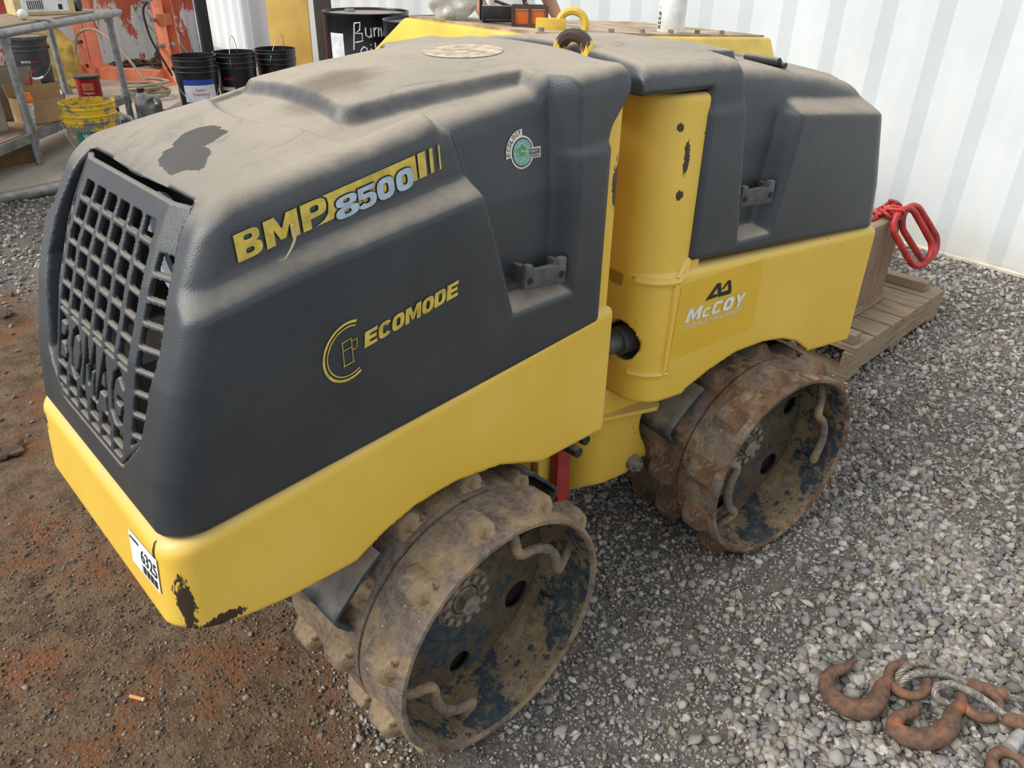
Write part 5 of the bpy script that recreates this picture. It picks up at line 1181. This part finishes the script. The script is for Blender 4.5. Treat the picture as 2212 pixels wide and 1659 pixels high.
barrel('plain black steel barrel half hidden behind the yellow machine hood', (2.66, 2.98, 0.08), plain('blue_black_lid', (0.015, 0.020, 0.035), 0.35), 0.9)
# ================================================================== second machine behind
m2 = root('old_roller', (1.95, 1.07, 0.0), 'second yellow roller with loose parts on its roof behind the first', 'roller')
M_Y2 = plain('faded_machine_yellow', (0.74, 0.50, 0.07), 0.5, 0, 0.12, 6); M_TOPRUST = plain('dusty_rusty_roof', (0.42, 0.31, 0.20), 0.85, 0, 0.3, 9)
CS = [(0.58, 0.34), (0.58, 0.98), (0.655, 1.145), (1.345, 1.150), (1.56, 1.02), (1.56, 0.34)]
def m2body(x0, x1, dz1):
    bm = bmesh.new(); A = [bm.verts.new((x0, y, z)) for y, z in CS]; B = [bm.verts.new((x1, y, z+(dz1 if z > 0.9 else 0))) for y, z in CS]
    bm.faces.new(A); bm.faces.new(B[::-1]); n = len(CS)
    for i in range(n): bm.faces.new((A[i], B[i], B[(i+1) % n], A[(i+1) % n]))
    bmesh.ops.recalc_face_normals(bm, faces=bm.faces)
    bmesh.ops.bevel(bm, geom=bm.edges[:], offset=0.012, segments=2, affect='EDGES', profile=0.5)
    return bm
bmesh_obj('hood_body', m2body(1.27, 2.66, -0.085), M_Y2, m2)
bm = bmesh.new(); A = [bm.verts.new(p) for p in ((1.285, 0.68, 1.1535), (1.285, 1.33, 1.1575), (2.64, 1.33, 1.0725), (2.64, 0.68, 1.0685))]; B = [bm.verts.new(v.co+Vector((0, 0, -0.012))) for v in A]
bm.faces.new(A); bm.faces.new(B[::-1])
for i in range(4): bm.faces.new((A[i], B[i], B[(i+1) % 4], A[(i+1) % 4]))
bmesh_obj('roof_plate', bm, M_TOPRUST, m2, smooth=False)
for x in (1.55, 2.35):
    for y0, y1 in ((0.66, 0.98), (1.12, 1.44)):
        bm = bmesh.new(); b_lathe(bm, [(0.10, 0.0), (0.25, 0.0), (0.25, y1-y0), (0.10, y1-y0), (0.10, y1-y0-0.06), (0.22, y1-y0-0.08), (0.22, 0.08), (0.10, 0.06)], 40, Matrix.Translation((x, y0, 0.26)) @ Matrix.Rotation(-PI/2, 4, 'X'), closed=True); bmesh_obj('drum', bm, M_DRUM, m2)
    bm = bmesh.new(); b_cyl(bm, (x, 0.62, 0.26), (x, 1.48, 0.26), 0.101, 20); bmesh_obj('axle', bm, M_DARK, m2)
for k in range(7):
    bm = bmesh.new(); b_cyl(bm, (1.33+0.17*k, 0.70, 1.150-0.061*0.17*k), (1.33+0.17*k, 0.70, 1.163-0.061*0.17*k), 0.010, 6); bmesh_obj('roof_bolt', bm, M_BOLT, m2)
zroof = lambda x: 1.1545-0.0625*(x-1.285)
bm = bmesh.new(); xe, ye = 1.52, 0.745
b_tube(bm, [Vector((xe+0.045*math.cos(a)*0.7, ye-0.045*math.cos(a)*0.7, zroof(xe)+0.018+0.042*math.sin(a))) for a in np.linspace(-0.5, PI+0.5, 20)], 0.013, 8); b_box(bm, (xe-0.05, ye+0.05, zroof(xe)+0.012), (0.10, 0.03, 0.05), Euler((0, 0, -0.78)), bev=0.004)
bmesh_obj('lifting_eye', bm, M_Y2, m2)
# things lying on its roof
c = Vector((1.45, 0.875, zroof(1.45)+0.002)); r = root('warning_lamp', c, 'orange warning lamp in a dark metal cage on the old roller', 'lamp', None, -0.75); M = Matrix.Translation(c) @ Matrix.Rotation(-0.75, 4, 'Z')
bm = bmesh.new(); b_box(bm, (0, 0, 0.030), (0.105, 0.060, 0.046), bev=0.004); bmesh_obj('lamp_lens', bm, plain('orange_lens', (0.58, 0.13, 0.02), 0.3), r, M)
bm = bmesh.new()
for sx in (-0.056, 0.0, 0.056):
    for sy in (-0.033, 0.033): b_box(bm, (sx, sy, 0.032), (0.010, 0.004, 0.062))
for zz in (0.004, 0.060):
    for sy in (-0.033, 0.033): b_box(bm, (0, sy, zz), (0.122, 0.005, 0.010))
    for sx in (-0.058, 0.058): b_box(bm, (sx, 0, zz), (0.005, 0.07, 0.010))
for sx in (-0.058, 0.058):
    for sy in (-0.033, 0.033): b_box(bm, (sx, sy, 0.032), (0.006, 0.006, 0.062))
bmesh_obj('lamp_cage', bm, plain('dark_cage_steel', (0.075, 0.055, 0.045), 0.6, 0.2), r, M, smooth=False)
# crumpled clear bag
def f_bag(x, y, z):
    r_ = np.sqrt((x/1.25)**2+(y/0.9)**2+((z-0.055)/0.8)**2); a = np.arctan2(y, x)
    return (r_-0.066-0.016*np.abs(np.sin(2.5*a+14*z))-0.010*np.abs(np.sin(38*x+22*y+9*z))-0.005*np.sin(90*z+40*y))*0.5
V, Q = nets(f_bag, (-0.13, -0.10, -0.03), (0.13, 0.10, 0.14), 0.006); V[:, 2] = np.maximum(V[:, 2], 0.001)
t = MT('milky_plastic_film'); t.b.inputs['Transmission Weight'].default_value = 0.45
M_BAG = t.fin(t.mix(t.mr(t.noise(30, 5), 0.35, 0.7), (0.86, 0.84, 0.78), (0.74, 0.69, 0.58)), 0.2)
tag(newobj('plastic_bag', mesh_np('plastic_bag', V, Q, M_BAG), None, Matrix.Translation((1.355, 1.165, zroof(1.355))) @ Matrix.Rotation(0.6, 4, 'Z')), 'crumpled milky plastic bag on the roof of the old roller', 'bag')
# black scrap parts
def scrap(label, c, rz, kind):
    bm = bmesh.new()
    if kind == 0:   # curved channel
        P_ = [(-0.07, 0.0), (-0.07, 0.10), (-0.05, 0.13), (0.02, 0.14), (0.09, 0.10), (0.12, 0.0), (0.11, 0.0), (0.08, 0.09), (0.02, 0.125), (-0.045, 0.115), (-0.06, 0.095), (-0.06, 0.0)]
        b_prism(bm, P_, -0.05, 0.05, AX_V, bev=0.002)
    else:           # bent open bracket
        b_box(bm, (0, 0, 0.030), (0.16, 0.008, 0.055), Euler((0.3, 0, 0)), bev=0.002); b_box(bm, (0, 0.035, 0.010), (0.16, 0.07, 0.006), bev=0.002); b_box(bm, (0.075, 0.03, 0.035), (0.008, 0.07, 0.06), bev=0.002); b_box(bm, (-0.075, 0.03, 0.03), (0.008, 0.07, 0.05), bev=0.002); b_box(bm, (0.02, 0.05, 0.05), (0.12, 0.02, 0.010), Euler((0, 0.3, 0)), bev=0.002)
    tag(bmesh_obj('scrap_bracket', bm, plain('black_scrap', (0.035, 0.035, 0.035), 0.6, 0, 0.3, 20, 0.4), None, Matrix.Translation(c) @ Matrix.Rotation(rz, 4, 'Z')), label, 'bracket')
scrap('curved black bracket standing behind the milky plastic bag', (1.56, 1.15, zroof(1.50)+0.003), -0.7, 0)
scrap('bent black open bracket between plastic bag and warning lamp', (1.43, 0.975, zroof(1.43)+0.003), -0.75, 1)
# white roll with number
c = Vector((2.09, 0.76, zroof(2.09)+0.001)); r = root('film_roll', c, 'white film roll with a numbered label standing on the old roller', 'roll', None, 0.0); M = Matrix.Translation(c)
bm = bmesh.new(); b_lathe(bm, [(0.036, 0.0), (0.0505, 0.0), (0.0515, 0.002), (0.0515, 0.123), (0.0505, 0.125), (0.036, 0.125)], 40, closed=True); bmesh_obj('roll_body', bm, plain('white_film', (0.78, 0.78, 0.76), 0.35), r, M)
ac = math.atan2(CAM.y-c.y, CAM.x-c.x)-1.05
def f_roll(x, y):   # text runs down the roll
    a = ac+PI*0.0+(-y)/0.0515; return Vector((0.0523*math.cos(a), 0.0523*math.sin(a), 0.115-x))
decal('roll_number', [move(fit2(text_mesh('6326', 0.01), 0.060, 0.020), 0.045, -0.010), move(fit2(text_mesh('m', 0.0), 0.006, 0.006), 0.028, -0.003)], f_roll, D_BLK, r, M, step=0.006)
# ================================================================== person behind the machines
def person(loc, rz):
    J = {'pelvis': (0, 0, 0.95, .135, .105), 'belly': (0, 0, 1.08, .135, .105), 'chest': (0, 0.01, 1.28, .155, .11), 'neckb': (0, 0.0, 1.47, .07, .065), 'neck': (0, 0.0, 1.54, .055, .055), 'headb': (0, 0.015, 1.60, .068, .075), 'head': (0, 0.02, 1.69, .075, .09), 'crown': (0, 0.01, 1.765, .055, .065)}
    for s, n in ((-1, 'l'), (1, 'r')):
        J['hip'+n] = (s*.095, 0, .90, .095, .095); J['knee'+n] = (s*.105, .01, .50, .062, .062); J['ank'+n] = (s*.11, -.01, .10, .042, .042); J['heel'+n] = (s*.11, -.02, .045, .045, .04); J['toe'+n] = (s*.125, .15, .035, .04, .03)
        J['sh'+n] = (s*.185, 0.0, 1.42, .062, .062); J['el'+n] = (s*.25, 0.0, 1.14, .045, .045); J['wr'+n] = (s*.245, .16, 0.98, .030, .026); J['palm'+n] = (s*.24, .225, .945, .036, .022)
    E_ = [('pelvis', 'belly'), ('belly', 'chest'), ('chest', 'neckb'), ('neckb', 'neck'), ('neck', 'headb'), ('headb', 'head'), ('head', 'crown')]
    for n in 'lr': E_ += [('pelvis', 'hip'+n), ('hip'+n, 'knee'+n), ('knee'+n, 'ank'+n), ('ank'+n, 'heel'+n), ('heel'+n, 'toe'+n), ('chest', 'sh'+n), ('sh'+n, 'el'+n), ('el'+n, 'wr'+n), ('wr'+n, 'palm'+n)]
    for s, n in ((-1, 'l'), (1, 'r')):
        for k, (dx, L_) in enumerate(((-.030, .060), (-.010, .075), (.010, .080), (.028, .070))):
            a = 'f%d%s' % (k, n); J[a+'a'] = (s*.24+dx, .262, .935, .0095, .0095); J[a+'b'] = (s*.24+dx*1.1, .262+L_*.5, .915, .009, .009); J[a+'c'] = (s*.24+dx*1.1, .262+L_*.75, .885, .0075, .0075)
            E_ += [('palm'+n, a+'a'), (a+'a', a+'b'), (a+'b', a+'c')]
        J['t1'+n] = (s*.20, .215, .945, .011, .011); J['t2'+n] = (s*.185, .25, .93, .009, .009); E_ += [('palm'+n, 't1'+n), ('t1'+n, 't2'+n)]
    keys = list(J); me = bpy.data.meshes.new('person'); me.from_pydata([J[k][:3] for k in keys], [(keys.index(a), keys.index(b)) for a, b in E_], [])
    o = newobj('person', me, None, Matrix.Translation(loc) @ Matrix.Rotation(rz, 4, 'Z'))
    md = o.modifiers.new('skin', 'SKIN'); md.use_smooth_shade = True
    for i, k in enumerate(keys): me.skin_vertices[0].data[i].radius = J[k][3:5]
    me.skin_vertices[0].data[0].use_root = True
    o.modifiers.new('sub', 'SUBSURF').levels = 2; o.modifiers['sub'].render_levels = 2
    dg = bpy.context.evaluated_depsgraph_get(); dg.update(); ev = bpy.data.meshes.new_from_object(o.evaluated_get(dg)); o.modifiers.clear(); o.data = ev
    skin = plain('tanned_skin', (0.42, 0.20, 0.125), 0.55, 0, 0.08, 8); jean = plain('blue_jeans', (0.055, 0.075, 0.13), 0.85); boot = plain('brown_boots', (0.07, 0.045, 0.03), 0.7); hair = plain('brown_hair', (0.04, 0.025, 0.015), 0.7)
    shirt_m = plain('white_cotton', (0.80, 0.80, 0.82), 0.8, 0, 0.05)
    ev.materials.clear()
    for m in (skin, jean, boot): ev.materials.append(m)
    for p in ev.polygons: z = p.center.z; p.material_index = 2 if z < .12 else (1 if z < .95 and abs(p.center.x) < .22 and p.center.y < .15 else 0)
    # shirt: offset copy of the torso and upper arms
    bm = bmesh.new(); bm.from_mesh(ev)
    kill = [f for f in bm.faces if not (0.90 < f.calc_center_median().z < 1.50 and not (abs(f.calc_center_median().x) > .17 and f.calc_center_median().z < 1.20))]
    bmesh.ops.delete(bm, geom=kill, context='FACES')
    bm.normal_update()
    for v in bm.verts: v.co = v.co+v.normal*(0.010+0.004*math.sin(v.co.z*40+v.co.x*25))
    bmesh_obj('shirt', bm, shirt_m, o, Matrix.Translation(loc) @ Matrix.Rotation(rz, 4, 'Z'))
    bm = bmesh.new(); b_lathe(bm, [(0.078, 1.70), (0.092, 1.72), (0.088, 1.77), (0.06, 1.805), (0, 1.815)], 24, Matrix.Translation((0, 0.008, 0)) @ Matrix.Diagonal((1, 1.15, 1, 1))); bmesh_obj('hair', bm, hair, o, Matrix.Translation(loc) @ Matrix.Rotation(rz, 4, 'Z'))
    MW = Matrix.Translation(loc) @ Matrix.Rotation(rz, 4, 'Z')
    bm = bmesh.new(); b_box(bm, (0, 0.118, 1.675), (0.022, 0.03, 0.04), bev=0.008); bmesh_obj('nose', bm, skin, o, MW)
    for s in (-1, 1):
        bm = bmesh.new(); b_box(bm, (s*0.080, 0.01, 1.68), (0.015, 0.03, 0.055), bev=0.006); bmesh_obj('ear', bm, skin, o, MW)
        bm = bmesh.new(); bmesh.ops.create_icosphere(bm, subdivisions=2, radius=0.011, matrix=Matrix.Translation((s*0.030, 0.100, 1.695))); bmesh_obj('eye', bm, boot, o, MW)
    bm = bmesh.new(); b_box(bm, (0, 0.107, 1.635), (0.045, 0.008, 0.008), bev=0.003); bmesh_obj('mouth', bm, plain('lip', (0.30, 0.10, 0.08), 0.5), o, MW)
    return tag(o, 'person in a white shirt standing behind the old roller by the wall', 'person')
person((2.73, 2.33, 0.0), math.radians(175))
# ================================================================== pallet, crate, red links
pl = root('wooden_pallet', (2.49, 0.27, 0.0), 'weathered wooden pallet on the gravel behind the tail', 'pallet')
XB = [2.065, 2.243, 2.372, 2.488, 2.617, 2.76, 2.905]
for i in range(6):
    bm = bmesh.new(); b_box(bm, ((XB[i]+XB[i+1])/2, 0.16, 0.119), (XB[i+1]-XB[i]-0.010-(0.02 if i == 0 else 0), 0.76, 0.020), bev=0.002); bmesh_obj('deck_board', bm, M_WOODY, pl, smooth=False)
for y in (-0.200, 0.16, 0.52): bm = bmesh.new(); b_box(bm, (2.485, y, 0.064), (0.84, 0.038, 0.088), bev=0.002); bmesh_obj('stringer', bm, M_WOODX, pl, smooth=False)
for x in (2.11, 2.48, 2.85): bm = bmesh.new(); b_box(bm, (x, 0.16, 0.010), (0.10, 0.76, 0.020), bev=0.002); bmesh_obj('bottom_board', bm, M_WOODY, pl, smooth=False)
bm = bmesh.new(); b_box(bm, (2.83, 0.05, 0.149), (0.055, 0.44, 0.038), Euler((0, 0, 0.03)), bev=0.003); tag(bmesh_obj('loose_batten', bm, M_WOODY, smooth=False), 'loose wooden batten across the right end of the pallet', 'batten')
bm = bmesh.new(); b_box(bm, (2.125, -0.150, 0.149), (0.05, 0.10, 0.038), bev=0.003); tag(bmesh_obj('wood_offcut', bm, M_WOODY, smooth=False), 'short wood offcut on the near corner of the pallet', 'offcut')
cr = root('wooden_crate', (2.33, 0.21, 0.13), 'wooden crate on the pallet with red chain links on it', 'crate')
for nm, cc, s_ in (('side_board', (2.33, -0.065, 0.30), (0.55, 0.018, 0.34)), ('side_board', (2.33, 0.445, 0.30), (0.55, 0.018, 0.34)), ('end_board', (2.596, 0.19, 0.30), (0.018, 0.49, 0.34)), ('end_board', (2.064, 0.19, 0.30), (0.018, 0.49, 0.34)), ('crate_lid', (2.33, 0.19, 0.479), (0.55, 0.53, 0.018)), ('foot_batten', (2.33, -0.082, 0.145), (0.55, 0.016, 0.028))):
    bm = bmesh.new(); b_box(bm, cc, s_, bev=0.002); bmesh_obj(nm, bm, M_WOODZ if 'board' in nm else M_WOODX, cr, smooth=False)
def oblong(bm, c, L_, W_, r, ex, ey):
    ex = Vector(ex).normalized(); ey = Vector(ey); ey = (ey-ex*ey.dot(ex)).normalized(); P_ = []
    for a in np.linspace(0, 2*PI, 36, endpoint=False):
        x = math.cos(a); y = math.sin(a); P_.append(Vector(c)+ex*((L_-W_)*(1 if x > 0 else -1)*min(1, abs(x)*6)+W_*x)+ey*W_*y)
    b_tube(bm, P_, r, 10, closed=True)
M_LINK = plain('red_chain_paint', (0.40, 0.025, 0.022), 0.45, 0, 0.3, 18)
sling = root('chain_sling', (2.50, -0.05, 0.49), 'red lifting chain sling with two oblong master links hanging off the crate', 'chain')
bm = bmesh.new(); oblong(bm, (2.55, -0.150, 0.425), 0.125, 0.062, 0.0125, (0.42, -0.42, -0.72), (0.75, -0.1, 0.55)); bmesh_obj('master_link', bm, M_LINK, sling)
bm = bmesh.new(); oblong(bm, (2.66, -0.135, 0.415), 0.125, 0.062, 0.0125, (0.50, -0.40, -0.70), (0.75, 0.0, 0.55)); bmesh_obj('master_link', bm, M_LINK, sling)
for k in range(9):
    bm = bmesh.new(); a = k*0.9; oblong(bm, (2.44+0.022*k*0.8+0.02*math.sin(a), -0.05+0.03*math.cos(1.7*k), 0.500+0.012*(k % 3)), 0.030, 0.016, 0.0065, (math.cos(a), math.sin(a), 0.2*math.sin(3*k)), (-math.sin(a), math.cos(a), 0.8)); bmesh_obj('chain_link', bm, M_LINK, sling)
# ================================================================== hooks and wire rope in the foreground
def m_rusthook():
    t = MT('rusty_orange_hook'); n = t.noise(60, 7, 0.7); n2 = t.noise(18, 6)
    c = t.mix(t.mr(n, 0.35, 0.65), (0.21, 0.115, 0.070), (0.10, 0.065, 0.050)); c = t.mix(t.math('MULTIPLY', t.mr(t.math('ADD', n2, t.math('MULTIPLY', n, 0.3)), 0.70, 0.85), 0.7), c, (0.46, 0.16, 0.07)); t.bump(n, 0.4, 0.003)
    return t.fin(c, 0.8, 0.15, 0.3)
M_HOOK = m_rusthook(); M_ROPE = plain('grey_wire_rope', (0.26, 0.235, 0.20), 0.55, 0.5, 0.3, 120)
M_SLEEVE = plain('rusty_sleeve', (0.20, 0.105, 0.068), 0.75, 0.2, 0.25, 60)
def hook(label, path, ring, z0):
    h = root('crane_hook', (path[4][0], path[4][1], 0.012), label, 'hook')
    P_ = smooth_path([Vector((x, y, z0)) for x, y in path], 6); n = len(P_)
    prof = lambda t: np.interp(t, [0, 0.12, 0.30, 0.5, 0.68, 0.82, 0.93, 1.0], [0.007, 0.011, 0.016, 0.0205, 0.0215, 0.019, 0.014, 0.012])
    bm = bmesh.new(); b_tube(bm, P_, 0.01, 14, rfun=lambda t: float(prof(t))); 
    bmesh.ops.create_icosphere(bm, subdivisions=2, radius=0.007, matrix=Matrix.Translation(P_[0]))
    bmesh_obj('hook_body', bm, M_HOOK, h)
    c, ax, ay = ring; bm = bmesh.new(); b_tube(bm, [Vector((c[0], c[1], z0+0.004))+Vector(ax)*math.cos(a)+Vector(ay)*math.sin(a) for a in np.linspace(0, 2*PI, 32, endpoint=False)], 0.0105, 12, closed=True); bmesh_obj('hook_eye', bm, M_HOOK, h)
    return h
Z0 = 0.034
hook('rusty crane hook lying farther from the camera on the gravel', [(0.806, -0.842), (0.776, -0.838), (0.744, -0.825), (0.706, -0.833), (0.686, -0.862), (0.692, -0.897), (0.717, -0.920), (0.756, -0.923), (0.793, -0.916), (0.815, -0.918)], ((0.846, -0.946), (0.034, -0.018, 0.006), (0.016, 0.032, 0.004)), Z0)
hook('rusty crane hook lying nearer to the camera on the gravel', [(0.800, -0.985), (0.776, -0.987), (0.746, -0.973), (0.715, -0.975), (0.708, -0.995), (0.724, -1.021), (0.756, -1.043), (0.799, -1.051), (0.836, -1.044), (0.868, -1.050)], ((0.902, -1.073), (0.032, -0.016, 0.006), (0.015, 0.030, 0.004)), Z0)
def strand(P_, r, tw=0.0035, n=6, pitch=0.05):
    """a laid rope: n strands twisted round the path"""
    bm = bmesh.new(); L_ = [0.0]
    for i in range(1, len(P_)): L_.append(L_[-1]+(P_[i]-P_[i-1]).length)
    up = Vector((0, 0, 1))
    for k in range(n):
        pts = []
        for i, p in enumerate(P_):
            t_ = (P_[min(i+1, len(P_)-1)]-P_[max(i-1, 0)]).normalized(); a = (up-t_*up.dot(t_)).normalized(); b = t_.cross(a); ph = 2*PI*(k/n+L_[i]/pitch)
            pts.append(p+(a*math.cos(ph)+b*math.sin(ph))*(r-tw))
        b_tube(bm, pts, tw, 6)
    return bm
def rope(label, path, sleeve):
    R_ = root('wire_rope_sling', (path[0][0], path[0][1], 0.02), label, 'wire rope'); P_ = smooth_path([Vector(p) for p in path], 10)
    bmesh_obj('rope_strands', strand(P_, 0.0085), M_ROPE, R_)
    a, b = Vector(sleeve[0]), Vector(sleeve[1]); bm = bmesh.new(); b_tube(bm, [a.lerp(b, k/8) for k in range(9)], 0.0155, 14, rfun=lambda t: 0.0155-0.004*abs(2*t-1)**4); bmesh_obj('swage_sleeve', bm, M_SLEEVE, R_)
    return R_
zz = 0.046
rope('wire rope sling threaded through the farther hook eye', [(0.925, -1.05, zz), (0.895, -0.995, zz+0.010), (0.862, -0.962, 0.060), (0.836, -0.944, 0.052), (0.822, -0.938, 0.035), (0.835, -0.928, 0.030), (0.866, -0.934, 0.055), (0.892, -0.956, 0.060), (0.912, -1.004, zz), (0.928, -1.048, zz), (0.955, -1.10, zz-0.01), (1.03, -1.19, 0.03)], ((0.918, -1.035, zz), (0.958, -1.105, zz-0.008)))
rope('wire rope sling threaded through the nearer hook eye', [(0.900, -1.13, 0.040), (0.893, -1.085, 0.056), (0.886, -1.050, 0.064), (0.880, -1.018, 0.062), (0.862, -0.998, 0.050), (0.848, -1.006, 0.036), (0.856, -1.034, 0.030), (0.876, -1.072, 0.026), (0.893, -1.108, 0.036), (0.910, -1.145, 0.038), (0.975, -1.215, 0.03)], ((0.892, -1.115, 0.040), (0.935, -1.185, 0.034)))
h3 = root('rope_thimble', (0.80, -1.145, 0.02), 'rusty ring with a pale rope sleeve in the lower right corner', 'ring')
bm = bmesh.new(); b_tube(bm, [Vector((0.795+0.036*math.cos(a), -1.165+0.030*math.sin(a), 0.030)) for a in np.linspace(0, 2*PI, 28, endpoint=False)], 0.011, 12, closed=True); bmesh_obj('ring_body', bm, M_HOOK, h3)
bm = bmesh.new(); b_tube(bm, [Vector((0.826, -1.152, 0.042)), Vector((0.86, -1.154, 0.044)), Vector((0.874, -1.158, 0.046))], 0.0135, 12); bmesh_obj('rope_sleeve', bm, plain('pale_sleeve', (0.40, 0.385, 0.36), 0.5, 0.3, 0.2, 40), h3)
# ---------------- small litter
r = root('cigarette_butt', (-0.372, 0.150, 0.006), 'orange and white cigarette butt on the brown dirt', 'cigarette butt'); z = float(gz(np.array(-0.37), np.array(0.15)))+0.006
bm = bmesh.new(); b_cyl(bm, (-0.383, 0.166, z), (-0.366, 0.139, z), 0.004, 12); bmesh_obj('filter', bm, plain('filter_paper', (0.62, 0.29, 0.10), 0.8), r)
bm = bmesh.new(); b_cyl(bm, (-0.366, 0.139, z), (-0.3645, 0.1365, z), 0.0041, 12); bmesh_obj('burnt_end', bm, plain('white_paper', (0.70, 0.66, 0.6), 0.8), r)
for i, (x, y, s_) in enumerate(((-0.325, 1.30, 0.055), (-0.085, 2.33, 0.05))):
    bm = bmesh.new(); P_ = [bm.verts.new((s_*math.cos(a)*(1+0.35*math.sin(3*a+i)), s_*0.55*math.sin(a)*(1+0.3*math.cos(4*a)), 0.012+0.006*math.sin(5*a))) for a in np.linspace(0, 2*PI, 14, endpoint=False)]; bm.faces.new(P_); bmesh.ops.solidify(bm, geom=bm.faces[:], thickness=0.006)
    tag(bmesh_obj('bark_chip', bm, plain('dark_bark', (0.09, 0.05, 0.03), 0.9), None, Matrix.Translation((x, y, float(gz(np.array(x), np.array(y))))) @ Matrix.Rotation(0.6+i, 4, 'Z'), smooth=False), ('dark bark chip on the dirt left of the bumper', 'dark bark chip on the dirt at the far left')[i], 'bark')
